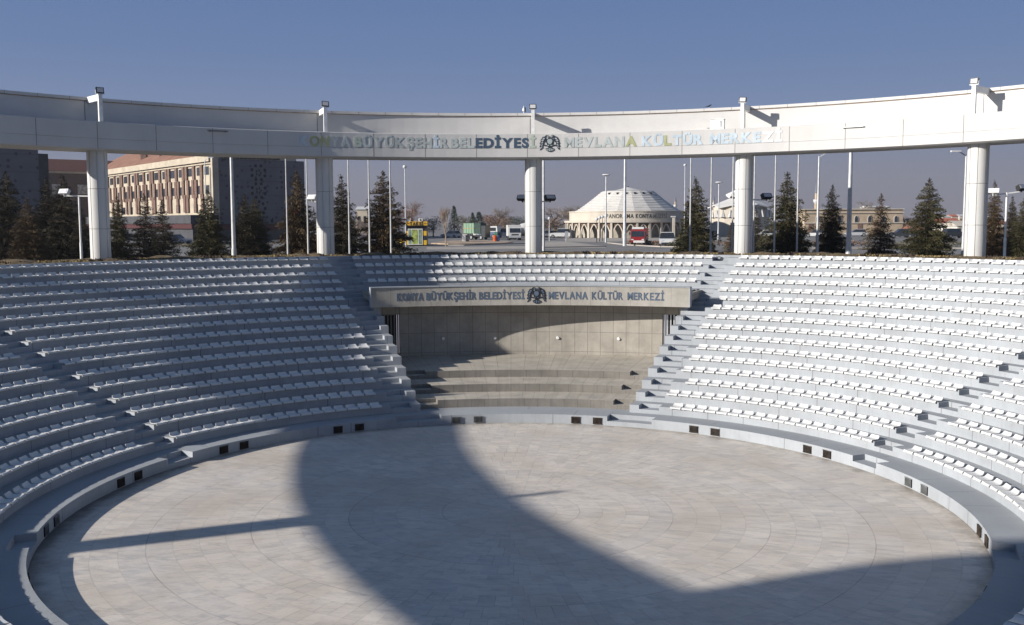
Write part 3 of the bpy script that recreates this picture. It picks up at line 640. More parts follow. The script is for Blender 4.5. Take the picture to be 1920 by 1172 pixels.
vis.sort(); near = set(i for d, i in vis[:300])
rest_v, rest_f = [], []; sv = np.array([v.co[:] for v in SEAT.vertices]); sf = [tuple(p.vertices) for p in SEAT.polygons]
for i, (a, k, b) in enumerate(seats):
    M = seat_m(a, k)
    if i in near:
        o = link('stadium_seat', SEAT); o.matrix_world = M
        tag(o, 'white plastic seat in the %s row up of the %s block' % (ORD[k], b), 'seat', 'white plastic seats on the %s block, row %d' % (b, k))
    else:
        base = len(rest_v); A = np.array(M); q = sv@A[:3, :3].T+A[:3, 3]; rest_v.extend(map(tuple, q)); rest_f.extend(tuple(j+base for j in f) for f in sf)
me = bpy.data.meshes.new('stadium_seats'); me.from_pydata(rest_v, [], rest_f); me.materials.append(SEATM); me.polygons.foreach_set('use_smooth', [True]*len(me.polygons)); me.set_sharp_from_angle(angle=R_(40))
o = bpy.data.objects.new('stadium_seats', me); COL.objects.link(o); tag(o, 'remaining rows of white plastic seats further up and round the terraces', 'seats', kind='stuff')
#@@REST@@
# ---------------------------------------------------------------- unseen round hall, guessed and sized to cast the near right shadow
HC = Vector((-44.2, -48.9, 4.8)); hall = thing('unseen_round_hall', 'unseen round white hall outside the ring, sized to cast its shadow into the arena', 'building', HC)
mb = MB(); mb.lathe((HC.x, HC.y, 0), [(20.9, 4.7), (20.9, 23.2), (0, 25.0)], 64); part(mb, 'wall', CLAD, hall, True)
mb = MB(); mb.lathe((HC.x, HC.y, 0), [(20.95, 22.9), (21.7, 23.0), (21.7, 24.15), (20.5, 24.2), (20.5, 22.9)], 64); part(mb, 'cornice', CLAD2, hall)
wg = mat('dark_window_glass', (.03, .035, .04), .12, .1, 3, spec=.6)
for i in range(24):
    a = 2*PI*i/24; d = Vector((math.cos(a), math.sin(a), 0)); mb = MB(); mb.box(HC+d*20.9+Vector((0, 0, 7)), (.06, 1.2, 5), (d, (-d.y, d.x, 0), (0, 0, 1))); part(mb, 'window', wg, hall)
# ---------------------------------------------------------------- foliage helpers
def leaf(V, F, c, s, q=None, wd=.42):
    a, b = Vector((random.gauss(0,1), random.gauss(0,1), random.gauss(0,1))).normalized(), Vector((random.gauss(0,1), random.gauss(0,1), random.gauss(0,1))).normalized()
    if q is not None: a = (a*.5+q).normalized()
    b = (b-a*b.dot(a)).normalized(); n = len(V); c = Vector(c)
    V += [c-a*s*1.3, c+b*s*wd, c+a*s*1.3, c-b*s*wd]; F.append((n, n+1, n+2, n+3))
def spruce_mesh(seed, dens=1.0, sparse=0.0):
    """unit tree: height 1, base radius .5, whorled drooping branches carrying needle sprays"""
    st = random.getstate(); random.seed(seed); V, F = [], []; w = MB()
    w.tube((0, 0, 0), (0, 0, .5), .020, .012, 7); w.tube((0, 0, .5), (0, 0, .97), .012, .003, 6)
    z = .05
    while z < .985:
        t = (z-.05)/.935; L0 = .5*(1-t)**.82*(.72+.28*math.sin(z*23+seed)**2)+.018
        nb = max(4, int(11*(1-t)+4)); off = random.uniform(0, 6.3)
        for i in range(nb):
            if random.random() < .10+sparse: continue
            a = off+2*PI*i/nb+random.uniform(-.25, .25); L = L0*random.uniform(.55, 1.12)
            rise = random.uniform(-.14, .16)+.35*t*t
            d = Vector((math.cos(a), math.sin(a), 0)); ns = max(7, int(L*225*dens))
            zz = z+random.uniform(-.012, .012)
            w.tube((d.x*.01, d.y*.01, zz), (d.x*L*.9, d.y*L*.9, zz+L*rise*.9), .0035, .001, 3, cap=False)
            for j in range(ns):
                u = (j+random.random())/ns; u = u**.75; side = Vector((-d.y, d.x, 0))*random.gauss(0, .16*L*(1.15-u)+.008)
                c = d*(L*u)+side+Vector((0, 0, zz+L*u*rise-.10*L*u*u+random.gauss(0, .010)))
                leaf(V, F, c, random.uniform(.011, .024)*(1-.35*t), d*.9+Vector((0, 0, random.uniform(-.5, .3))), .26)
        z += random.uniform(.017, .027)
    for j in range(14): leaf(V, F, (random.gauss(0, .004), random.gauss(0, .004), .95+.05*random.random()), .010, Vector((0, 0, 1)))
    random.setstate(st)
    me = bpy.data.meshes.new('crown'); me.from_pydata([tuple(v) for v in V], [], F); me.update(); return me, w.mesh('trunk', BARK)
SPR = [spruce_mesh(3), spruce_mesh(11), spruce_mesh(23), spruce_mesh(31, .7, .25)]
def tree_thing(name, label, cat, p, meshes, m, w, h, group):
    t = thing(name, label, cat, p, group, local=True); t.scale = (w, w, h); t.rotation_euler = (0, 0, random.uniform(0, 6.3))
    cm, tm = meshes; key = (cm.name, m.name)
    if key not in CMS: c = cm.copy(); c.materials.clear(); c.materials.append(m); CMS[key] = c
    link('crown', CMS[key], t); link('trunk', tm, t); return t
CMS = {}
# px centre, px top, px half width at base, distance from the camera, needles, mesh, label
SP = [(10,322,46,72,NEEDLE_D,0,'tall dark spruce at the left edge of the photo in front of the patterned wall'), (50,372,40,66,NEEDLE_B,1,'brownish low spruce second from the left edge'),
 (86,336,38,74,NEEDLE_D,2,'dark spruce in front of the right edge of the patterned dark wall'), (118,329,44,70,NEEDLE_D,1,'dark spruce just left of the far left floodlight post'), (150,385,28,68,NEEDLE_D,3,'thin dark spruce between the far left floodlight post and the first column'),
 (219,368,26,70,NEEDLE,0,'dark spruce touching the right side of the far left column'), (270,365,32,73,NEEDLE_D,3,'sparse dark spruce in front of the middle of the cream office wall'), (303,376,32,70,NEEDLE_D,3,'sparse dark spruce with the white car showing behind its right side'),
 (389,356,37,68,NEEDLE,2,'green spruce in front of the corner of the cream office building'), (458,365,33,68,NEEDLE_D,1,'dark spruce left of a twin, just right of the thick tapered pole'), (477,372,35,70,NEEDLE,0,'dark spruce, right one of two in front of the star-pierced grey wall'),
 (556,322,40,67,NEEDLE_B,2,'brown spruce with two flagpoles in front, left of the second column'), (588,390,15,80,NEEDLE_D,3,'small dark spruce half hidden by the second column'), (640,329,38,66,NEEDLE_D,1,'dark spruce at the right side of the second column'),
 (718,321,51,67,NEEDLE_B,0,'large brownish spruce left of the yellow taxi kiosk'), (1305,335,42,66,NEEDLE,2,'olive green spruce to the right of the round museum'), (1372,420,17,76,NEEDLE_B,3,'low brown spruce left of the fourth column'),
 (1417,392,25,76,NEEDLE_D,3,'dark spruce on the right side of the fourth column'), (1477,324,50,65,NEEDLE,1,'broad green spruce with two flagpoles in front, right of the fourth column'), (1561,348,32,67,NEEDLE_D,2,'slim dark spruce left of the thick grey pole'),
 (1653,365,33,69,NEEDLE_B,3,'thin brownish spruce in front of the right end of the stone building'), (1743,335,47,66,NEEDLE,0,'green spruce standing alone left of the far right column'), (1866,341,26,70,NEEDLE_B,2,'brown spruce at the right side of the far right column'),
 (1899,368,20,72,NEEDLE_D,1,'dark spruce behind the far right floodlight post'), (1924,366,32,68,NEEDLE,2,'olive spruce cut by the right edge of the photo')]
for px, py, hw, d, m, k, lab in SP:
    Y = -CD+d; top = at(px, py, Y); base = 4.9; w = hw*d/FPX*2.9; tree_thing('spruce_tree', lab, 'tree', (top.x, Y, base), SPR[k], m, w, (top.z-base)*1.01, 'spruces beyond the top row')
def crown_mesh(seed, n=1500, kind='round', ls=.022):
    st = random.getstate(); random.seed(seed); V, F = [], []; w = MB(); w.tube((0, 0, 0), (0, 0, .45), .03, .018, 7)
    lob = [(random.gauss(0, .2), random.gauss(0, .2), random.uniform(.38, .82), random.uniform(.16, .28)) for _ in range(9)]
    if kind == 'conifer': lob = [(0, 0, .2+.08*i, .34*(1-i*.1)) for i in range(9)]
    for x, y, z, r in lob:
        w.tube((0, 0, .3), (x*.8, y*.8, z), .012, .004, 4, cap=False)
        for i in range(n//9):
            v = Vector((random.gauss(0,1), random.gauss(0,1), random.gauss(0,1))).normalized()*r*random.uniform(.55, 1.05); leaf(V, F, (x+v.x, y+v.y, max(.06, z+v.z*.8)), random.uniform(.6, 1.3)*ls)
    random.setstate(st); me = bpy.data.meshes.new('crown'); me.from_pydata([tuple(v) for v in V], [], F); me.update(); return me, w.mesh('trunk', BARK)
def bare_mesh(seed, up=.0, spread=.55, depth=6, bark=BARK_GREY, r0=.024):
    st = random.getstate(); random.seed(seed); w = MB(); tw = MB(); br = MB()
    def grow(p, d, L, r, n):
        q = p+d*L; (w if n == depth else br).tube(p, q, r, r*.7, 5 if n > 3 else 3, cap=False)
        if n == 0: return
        for _ in range(3 if n > 1 else 4):
            e = (d+Vector((random.gauss(0,1), random.gauss(0,1), random.gauss(0,1)))*spread+Vector((0,0,up))).normalized(); grow(p+d*L*random.uniform(.55, 1), e, L*random.uniform(.62, .85), r*.6, n-1)
    grow(Vector((0,0,0)), Vector((0,0,1)), .25, r0, depth); random.setstate(st)
    return br.mesh('crown', bark), w.mesh('trunk', bark)
CR_R = [crown_mesh(5), crown_mesh(6), crown_mesh(8, 1300, 'conifer', .026)]; BR_ = [bare_mesh(3), bare_mesh(9, .1, .5), bare_mesh(4, .42, .30, 6, BARK_PALE, .014)]
FAR = [(775,374,36,150,'b0',LEAF_BR,'bare purplish tree rising behind the taxi kiosk'), (835,384,13,128,'b2',BARK_PALE,'pale leafless poplar standing on the dirt island right of the kiosk'), (851,384,11,205,'r2',LEAF_G,'dark pointed conifer right of the pale poplar'),
 (812,404,18,210,'r0',LEAF_G,'round green tree between the kiosk roof and the pale poplar'), (797,410,14,200,'r1',LEAF_G,'dark green tree partly hidden by the kiosk sign'), (869,403,19,215,'r1',LEAF_O,'olive round tree behind the left end of the green truck'),
 (886,397,9,200,'r2',LEAF_G,'small conifer behind the middle of the green truck'), (898,396,15,205,'r2',LEAF_G,'wide dark conifer behind the right end of the green truck'), (916,402,17,220,'r0',LEAF_BR,'russet tree behind the white and blue minibus'), (932,386,20,225,'b1',BARK_GREY,'tall leafless tree behind the blue van'),
 (932,402,24,222,'r1',LEAF_BR,'wide russet tree behind the blue van'), (950,405,15,215,'r0',LEAF_BR,'russet tree left of the white truck facing the viewer'), (967,404,16,205,'r1',LEAF_G,'dark green tree above the white truck facing the viewer'), (1013,406,14,190,'r0',LEAF_G,'dark green tree just right of the middle column'),
 (1042,386,30,205,'b0',BARK_GREY,'wide leafless tree left of the round museum'), (1070,384,30,230,'b1',BARK_GREY,'leafless tree behind the left side of the museum roof'), (1100,383,34,250,'b0',BARK_GREY,'pale leafless tree behind the museum roof slope'), (1030,408,22,215,'r1',LEAF_BR,'brown shrubby tree behind the parked yellow car'),
 (672,405,24,150,'b1',BARK_GREY,'leafless bush between the two spruces right of the second column'), (690,412,26,160,'r0',LEAF_BR,'brown bush between the two spruces right of the second column'), (1610,374,30,260,'b0',BARK_GREY,'leafless tree rising behind the stone building roof'),
 (1695,403,28,240,'b1',LEAF_BR,'leafless purplish tree left of the lone green spruce'), (1812,402,12,300,'r0',LEAF_BR,'brown tree beside the red roofed house'), (1715,415,18,180,'r1',LEAF_BR,'brown bush at the left foot of the lone green spruce')]
def far_tree(px, py, hw, d, k, m, lab):
    Y = -CD+d; top = at(px, py, Y); h = top.z-4.7; w = hw*d/FPX*(2.3 if k[0] == 'r' else 1.7)
    ms = (CR_R if k[0] == 'r' else BR_)[int(k[1])]; zs = 1.0
    zt = max(v.co.z for v in ms[0].vertices); xr = max(abs(v.co.x) for v in ms[0].vertices)*2.0
    tree_thing('tree', lab, 'tree', (top.x, Y, 4.7), ms, m, w/xr*(1.25 if k[0] == 'r' else 1.9), h/zt, 'trees round the car parks')
for f in FAR: far_tree(*f)
random.seed(21)
for i, (px, hw, py, m) in enumerate([(620,30,412,LEAF_BR),(655,26,414,LEAF_G),(740,30,410,LEAF_BR),(1030,20,414,LEAF_BR),(1700,30,418,LEAF_BR),(1750,26,420,LEAF_G),(1800,22,421,LEAF_BR),(1840,26,419,LEAF_BR),(1480,34,414,LEAF_G),(1580,30,416,LEAF_BR)]):
    far_tree(px, py, hw, 290+8*i, 'r%d' % (i % 2), m, 'distant %s tree on the skyline, %s' % ('brown' if m is LEAF_BR else 'green', ['beyond the second column', 'right of the second column', 'behind the big brownish spruce', 'beyond the middle column', 'beyond the right hand car park', 'behind the lone green spruce', 'near the red roofed house', 'behind the far right column', 'behind the broad green spruce', 'behind the slim dark spruce'][i]))
def hedge(name, label, pts, h, w, m, z=4.8):
    V, F = [], []
    P = [gp(*p) for p in pts]
    for a, b in zip(P[:-1], P[1:]):
        L = (b-a).length; n = int(L*70)
        for i in range(n):
            t = random.random(); c = a.lerp(b, t)+Vector((random.gauss(0, w*.3), random.gauss(0, w*.3), 0)); hh = h*(.7+.3*math.sin(t*L*1.3+a.x)**2); c.z = z+random.random()**.7*hh; leaf(V, F, c, random.uniform(.08, .17))
    me = bpy.data.meshes.new(name); me.from_pydata([tuple(v) for v in V], [], F); me.materials.append(m); o = bpy.data.objects.new(name, me); COL.objects.link(o); return tag(o, label, 'hedge')
hedge('hedge', 'low dark brown hedge in front of the red truck and the white car', [(1176,458),(1215,459.5),(1275,461.5)], .62, 1.0, LEAF_BR); hedge('hedge', 'low brown hedge at the road edge between the broad spruce and the thick grey pole', [(1500,461),(1560,461),(1625,461)], .7, 1.0, LEAF_BR)
hedge('hedge', 'low brown hedge right of the lone green spruce', [(1665,464),(1740,464),(1812,464)], .7, 1.0, LEAF_O); hedge('hedge', 'low brown hedge behind the fourth column', [(1340,461),(1395,461),(1440,461)], .65, 1.0, LEAF_BR); hedge('hedge', 'low dark hedge along the car park seen through the left spruces', [(210,462),(290,463),(430,464)], .5, 1.0, LEAF_O)
# ---------------------------------------------------------------- poles and lamps
def pole_local(name, label, cat, px, d, py_top, r0, r1, group=None, base=5.0):
    Y = -CD+d; top = at(px, py_top, Y); t = thing(name, label, cat, (top.x, Y, base), group, local=True); return t, top.z-base
fp_lab = {539: 'white flagpole in front of the right edge of the star-pierced wall', 577.5: 'white flagpole nearest the left side of the second column', 655: 'white flagpole in front of the dark spruce right of the second column', 693: 'white flagpole between the two spruces right of the second column', 733: 'white flagpole in front of the large brownish spruce',
 1294: 'white flagpole in front of the olive green spruce', 1332.5: 'white flagpole just right of the olive green spruce', 1373: 'white flagpole touching the left side of the fourth column', 1413: 'white flagpole close to the right side of the fourth column', 1452: 'white flagpole in front of the left half of the broad green spruce', 1494.5: 'white flagpole in front of the right half of the broad green spruce'}
fm = MB(); fm.tube((0, 0, -.3), (0, 0, 2.2), .064, .06, 12); fm.tube((0, 0, 2.2), (0, 0, 8.3), .052, .034, 12); FPM = fm.mesh('pole', mat('weathered_white_pole', (.48, .48, .48), .45, .12, 2), True)
fm = MB(); fm.lathe((0, 0, 8.3), [(0, .14), (.05, .1), (.06, .05), (.03, 0)], 10); FCM = fm.mesh('finial', STEEL, True); fm = MB(); fm.lathe((0, 0, 0), [(.16, -.3), (.16, .02), (.08, .03)], 14); fm.tube((.08, 0, 1.2), (.1, 0, 1.2), .02, n=6); FBM = fm.mesh('base_plate', STEEL)
for px, lab in fp_lab.items():
    Y = -CD+63.5; q = at(px, 440, Y); t = thing('flagpole', lab, 'flagpole', (q.x, Y, 5.0), 'flagpoles behind the top row', local=True); link('pole', FPM, t); link('finial', FCM, t); link('base_plate', FBM, t)
def mast(label, px, d, py_top, r0, r1, head, name='street_lamp', mt=STEEL, base=4.8):
    t, h = pole_local(name, label, 'street lamp', px, d, py_top, r0, r1, base=base); mb = MB(); mb.tube((0, 0, -.2), (0, 0, 1.6), r0*1.25, r0*1.2, 12); mb.tube((0, 0, 1.6), (0, 0, h), r0, r1, 12); mb.build('pole', mt, t, True)
    mb = MB()
    if head == 'ball': mb.lathe((0, 0, h), [(0, .45), (.2, .38), (.27, .2), (.2, .04), (.06, 0)], 14); mb.build('lamp_head', LENS, t, True)
    elif head == 'disc': mb.lathe((0, 0, h), [(0, .16), (.5, .13), (.62, .02), (.5, -.05), (.1, -.12)], 20); mb.build('lamp_head', WHITEM, t, True)
    elif head == 'arm':
        mb.bar((0, 0, h-.05), (.55, -.1, h+.28), .07); mb.build('arm', mt, t); mb = MB(); mb.box((.78, -.15, h+.30), (.30, .12, .05)); mb.build('lamp_head', STEEL, t)
    elif head == 'arm_left':
        mb.bar((0, 0, h-.05), (-.5, -.1, h+.22), .06); mb.build('arm', mt, t); mb = MB(); mb.box((-.75, -.15, h+.24), (.3, .12, .05)); mb.build('lamp_head', LENS, t)
    elif head == 'flag': mb.lathe((0, 0, h), [(0, .12), (.06, .05), (.03, 0)], 8); mb.build('finial', mt, t)
    return t
mast('thick tapered grey lamp mast in front of the left end of the star-pierced wall', 431.5, 60, 225, .13, .075, 'flag', 'mast')
mast('thick grey mast right of the slim dark spruce', 1597, 60, 232, .15, .09, 'flag', 'mast'); mast('tall grey mast in front of the centre of the museum', 1172.5, 128, 225, .2, .11, 'flag', 'mast'); mast('thin grey mast just right of the middle column', 1019, 62, 240, .075, .06, 'flag', 'mast')
mast('street lamp with a round head beside the taxi kiosk', 759, 125, 316, .08, .055, 'ball'); mast('street lamp with a disc head in front of the museum left of the tall mast', 1136.5, 150, 328.5, .12, .09, 'disc'); mast('street lamp with a round head right of the museum', 1284.5, 170, 312, .09, .06, 'ball')
mast('street lamp with a disc head in front of the white folded roof', 1348, 165, 342.5, .11, .08, 'disc'); mast('street lamp with a short curved arm left of the slim dark spruce', 1536, 64, 293, .085, .05, 'arm'); mast('leaning lamp mast touching the left side of the far right column', 1812, 64, 291, .09, .06, 'arm_left')
mast('slim street lamp left of the museum beside parked cars', 1030, 165, 412, .06, .05, 'ball'); mast('curved arm street lamp in front of the cream office corner', 384, 120, 300, .07, .05, 'arm'); mast('thin street lamp low behind the second column left side', 589, 140, 404, .07, .05, 'ball')
for i, (px, py) in enumerate(((1119, 413.5), (1124.5, 410.5), (1129.5, 409), (1134.5, 407.5))): mast('dark slim lamp post by the museum arcade, %s of four' % ['leftmost', 'second', 'third', 'rightmost'][i], px, 150+6*i, py, .05, .04, 'ball', mt=BLACK)
def flood_post(label, px, py, d, items, hidden=False, tilt=0):
    """post with a crossbar; items: (px, py, yaw, light housing?)"""
    Y = -CD+d; top = at(px, py, Y); t = thing('floodlight_post', label, 'floodlight', (top.x, Y, 5.0), 'floodlight posts behind the top row'); Z = Vector((0, 0, 1))
    mb = MB(); mb.tube((top.x, Y, 4.8), (top.x, Y, 6.8), .085, .08, 12); mb.tube((top.x, Y, 6.8), top, .062, .055, 12); part(mb, 'post', WHITEM, t, True)
    ends = [at(x, y+7, Y) for x, y, *_ in items]+[top]; xs = sorted(ends, key=lambda v: v.x); mb = MB(); mb.bar(xs[0], xs[-1], .07); part(mb, 'crossbar', WHITEM, t)
    for x, y, yaw, mt in items:
        c = at(x, y, Y); ax = Matrix.Rotation(R_(yaw), 3, 'Z') @ Matrix.Rotation(R_(-28), 3, 'X'); A = [ax @ Vector(v) for v in ((1,0,0),(0,1,0),(0,0,1))]
        mb = MB(); mb.box(c, (.33, .12, .15), A); mb.box(c+A[1]*.15, (.2, .08, .1), A); mb.bar(c-A[2]*.15, c-Vector((0, 0, .26)), .06); f = part(mb, 'floodlight', mt, t)
        mb = MB(); mb.box(c-A[1]*.125, (.27, .01, .11), A); part(mb, 'lens', LENS, f)
flood_post('floodlight post left of the far left column with its lamp turned left', 148, 369, 60, [(121, 360, -20, STEEL), (176, 361, 25, STEEL)]); flood_post('floodlight post hidden by the second column, one lamp showing on the left', 612, 378, 60, [(586, 371, -35, STEEL)])
flood_post('floodlight post behind the middle column with dark lamps showing on both sides', 1003, 378, 60, [(980, 371, -25, BLACK), (1031, 371, 25, BLACK)]); flood_post('floodlight post hidden by the fourth column, one lamp showing on the right', 1395, 374, 60, [(1437, 368, 25, BLACK)])
flood_post('floodlight post right of the far right column with a tilted crossbar', 1888, 361, 60, [(1862, 359, -30, WHITEM), (1915, 352, 30, BLACK)])
# ---------------------------------------------------------------- office building with star-pierced end wall
CREAM = mat('cream_render', (.42, .365, .285), .85, .1, .5, .1, 10); TERRA = mat('terracotta_roof', (.235, .125, .085), .85, .15, .6, .3, 20); BROWN = mat('brown_ribbed_panels', (.16, .10, .078), .8, .2, 3); GLASS = mat('window_glass', (.03, .035, .045), .08, .2, .7, spec=.7); DGREY = mat('dark_grey_panels', (.055, .056, .064), .8, .15, .8); MAROON = mat('maroon_band', (.06, .016, .018), .7, .1)
def mk_pierced():
    m = mat('pierced_panels', (.115, .118, .135), .8, .06, .6); g = G(m); b = g.n['Principled BSDF']; base = b.inputs['Base Color'].links[0].from_socket
    t = g.n.new('ShaderNodeTexCoord').outputs['Object']; s = g.n.new('ShaderNodeSeparateXYZ'); g.l.new(t, s.inputs[0]); u = g.op('ADD', g.op('MULTIPLY', s.outputs[0], .79), g.op('MULTIPLY', s.outputs[1], .61))
    v = g.n.new('ShaderNodeTexVoronoi'); v.inputs['Scale'].default_value = 1.05; v.inputs['Randomness'].default_value = .55; g.l.new(g.comb(u, s.outputs[2], 0.0), v.inputs['Vector'])
    h = g.op('LESS_THAN', v.outputs['Distance'], .27); c = g.mix(g.op('MULTIPLY', h, .75), base, (.03, .03, .038))
    j = g.op('GREATER_THAN', g.op('ABSOLUTE', g.op('SUBTRACT', g.op('FRACT', g.op('DIVIDE', s.outputs[2], 2.6)), .5)), .485); c = g.mix(g.op('MULTIPLY', j, .5), c, (.04, .04, .045)); g.l.new(c, b.inputs['Base Color']); return m
PIERC = mk_pierced()
UF = Vector((-.615, .788, 0)); UP = Vector((.788, .615, 0)); Zv = Vector((0, 0, 1)); C0 = Vector((-53.4, 153.1, 4.8)); NF = Vector((-.788, -.615, 0)); NP = Vector((.615, -.788, 0))
off = thing('office_building', 'long cream office building with red roof, brown ribbed panels and a dark star-pierced end wall', 'building', C0); HT = 15.3
def onf(px, py, P0=C0, N=NF):
    d = CF+CR*((px-960)/FPX)-CU*((py-586)/FPX); return CO+d*((P0-CO).dot(N)/d.dot(N))
mb = MB(); mb.prism([(0, 0), (78, 0), (78, HT-1.2), (0, HT-1.2)], C0-NF*.0, UF, Zv, -NF, 16); part(mb, 'wall', CREAM, off)
mb = MB(); mb.prism([(-.4, HT-1.15), (78, HT-1.15), (78, HT), (-.4, HT)], C0+NF*.8, UF, Zv, -NF, 17); mb.prism([(-.4, HT-1.55), (78, HT-1.55), (78, HT-1.2), (-.4, HT-1.2)], C0+NF*.35, UF, Zv, -NF, 1); part(mb, 'cornice', CREAM, off)
mb = MB(); o_ = C0+Zv*(HT+.02); e1 = NF*.6; r1 = -NF*8+Zv*4.6
mb.quad(o_+e1+UF*4, o_+e1+UF*78, o_+r1+UF*74, o_+r1+UF*12); mb.quad(o_-NF*17+UF*4, o_-NF*17+UF*78, o_+r1+UF*74, o_+r1+UF*12); mb.add((o_+e1+UF*4, o_-NF*17+UF*4, o_+r1+UF*12), ((0,1,2),)); mb.add((o_+e1+UF*78, o_-NF*17+UF*78, o_+r1+UF*74), ((0,1,2),)); part(mb, 'roof', TERRA, off)
for a in (24, 34, 46): mb = MB(); p = o_+UF*a-NF*3+Zv*1.9; mb.box(p, (.6, .5, .8)); part(mb, 'roof_vent', BROWN, off)
z1 = lambda x: 200+x/5.33
TW = onf(z1(838), 270+245/5.33).z, onf(z1(838), 270+325/5.33).z; SW = onf(z1(845), 270+425/5.33).z, onf(z1(845), 270+508/5.33).z
TR = onf(z1(880), 270+213/5.33).z, onf(z1(880), 270+356/5.33).z; SR = onf(z1(872), 270+360/5.33).z, onf(z1(872), 270+540/5.33).z
DZ = TW[0]-SW[0]
def frect(px, hw, zt, zb, d0, d1, name, m, parent=off):
    a, b = onf(px-hw, 340), onf(px+hw, 340); c = (a+b)/2; h = (b-a).length/2; mb = MB(); mb.box((c.x+NF.x*(d0+d1)/2, c.y+NF.y*(d0+d1)/2, (zt+zb)/2), (h, (d1-d0)/2, (zt-zb)/2), (UF, NF, Zv)); return part(mb, name, m, parent)
for x in (50,118,190,270,345,422,500,580,662,745,838,927,1003): w_ = frect(z1(x), 2.6+x/600, TW[0], TW[1], .003, .06, 'window', GLASS); frect(z1(x), .35, TW[0], TW[1], .06, .09, 'frame', DGREY, w_)
for x in (125,198,270,352,422,507,582,668,748,845,928,1003): w_ = frect(z1(x), 2.6+x/600, SW[0], SW[1], .003, .06, 'window', GLASS); frect(z1(x), .35, SW[0], SW[1], .06, .09, 'frame', DGREY, w_)
for x in (160,235,312,388,465,545,625,708,797,885,965): frect(z1(x), 2.6+x/600, SW[0]-DZ, SW[1]-DZ, .003, .06, 'window', GLASS)
for x in (20,85,145,160,230,294,315,380,447,468,540,606,632,705,776,806,880,958): frect(z1(x), 1.05+x/900, TR[0], TR[1], .08, .3, 'ribbed_panel', BROWN)
for x in (38,78,96,140,176,221,248,294,330,373,398,446,483,530,554,604,645,697,722,772,818,870,900,955): frect(z1(x), 1.05+x/900, SR[0], SR[1], .08, .3, 'ribbed_panel', BROWN)
for x in (60,112,145,200,235,300,322,400,464,482,560,616,640,713,783,812,890,960): frect(z1(x), 1.05+x/900, SR[0]-(TR[0]-SR[0]), SR[1]-(TR[0]-SR[0]), .08, .3, 'ribbed_panel', BROWN)
frect(z1(1064), 5, HT+4.8-2.2, 5, .003, .1, 'dark_reveal', DGREY); frect(z1(1101), 1.6, HT+4.8+.2, 5, -.2, .9, 'corner_fin', CREAM)
mb = MB(); PB = C0+NP*.6+UP*.5; mb.prism([(0, 0), (17.2, 0), (17.2, HT-.6), (0, HT-.6)], PB, UP, Zv, -NP, 1.2); part(mb, 'pierced_wall', PIERC, off)
mb = MB()
for i in range(15): mb.box(PB+UP*(1+i*.78)+Zv*(HT-.35), (.25, .3, .16), (UP, NP, Zv))
part(mb, 'parapet_rail', DGREY, off)
def onp(px, py): return onf(px, py, PB, NP)
def dots(cx, cy, R, n, r, nm):
    mb = MB(); c = onp(cx, cy)+NP*.012
    for i in range(n):
        a = 2*PI*(i+.5)/n; p = c+UP*(R*math.cos(a))+Zv*(R*math.sin(a)); mb.prism([(r*math.cos(k*PI/3), r*math.sin(k*PI/3)) for k in range(6)], p, UP, Zv, NP, .02)
    for i in range(5):
        a = 2*PI*i/5; p = c+UP*(R*.33*math.cos(a))+Zv*(R*.33*math.sin(a)); mb.prism([(r*.6*math.cos(k*PI/2), r*.9*math.sin(k*PI/2)) for k in range(4)], p, UP, Zv, NP, .02)
    part(mb, nm, DARK, off)
dots(484.5, 324, 1.35, 8, .32, 'star_rosette'); dots(485, 357.5, 1.35, 8, .32, 'star_rosette')
mb = MB()
for px, py in ((486,378),(493,382),(497,391),(494,399),(486,403),(510,414),(509,423),(509,433)): mb.prism([(.3*math.cos(k*PI/3), .34*math.sin(k*PI/3)) for k in range(6)], onp(px, py)+NP*.012, UP, Zv, NP, .02)
part(mb, 'star_holes', DARK, off)
anx = thing('low_annex', 'long low dark annex with a maroon band below the cream office wall', 'building', C0+NF*8)
def anxb(s0, s1, z0, z1, d, name, m): mb = MB(); mb.prism([(s0, z0), (s1, z0), (s1, z1), (s0, z1)], C0+NF*(5+d), UF, Zv, -NF, 4.5+d); part(mb, name, m, anx)
anxb(-3, 60, 0, 2.2, 0, 'wall', DGREY); anxb(-3.6, 60.5, 2.2, 3.1, .4, 'maroon_band', MAROON); anxb(-3.8, 61, 3.1, 4.6, .6, 'canopy', DGREY)
mb = MB(); q = PB+NP*3; mb.prism([(-2, 0), (17, 0), (17, 1.9), (-2, 1.9)], q, UP, Zv, -NP, 2.8); mb.prism([(-2.4, 1.92), (17.4, 1.92), (17.4, 3.0), (-2.4, 3.0)], q+NP*.4, UP, Zv, -NP, 3.2, 1); part(mb, 'side_canopy', [DGREY, MAROON], anx)
W0 = at(71, 277, -CD+150); W0.z = 4.8; wing = thing('dark_wing', 'dark grey patterned building block at the left edge of the photo', 'building', W0); hh = at(71, 273, -CD+150).z-4.8
mb = MB(); mb.prism([(-26, 0), (0, 0), (0, hh), (-26, hh)], W0, UP, Zv, -NP, 14); part(mb, 'patterned_wall', PIERC, wing); mb = MB(); mb.prism([(0.02, 0), (1.6, 0), (1.6, hh-1.1), (0.02, hh-1.1)], W0-NP*1.0, UP, Zv, -NP, 10); part(mb, 'return_wall', DGREY, wing)
L0 = at(60, 320, -CD+225); L0.z = 4.8; lb = thing('linking_block', 'dark brown linking block with a shade-darkened red hipped roof left of the first column', 'building', L0); ez = at(120, 319, -CD+225).z-4.8; rz_ = at(120, 297, -CD+230).z-4.8
mb = MB(); mb.prism([(0, 0), (30, 0), (30, ez), (0, ez)], L0, UP, Zv, -NP, 10); part(mb, 'wall', mat('dark_brown_wall', (.10, .07, .06), .85, .15), lb)
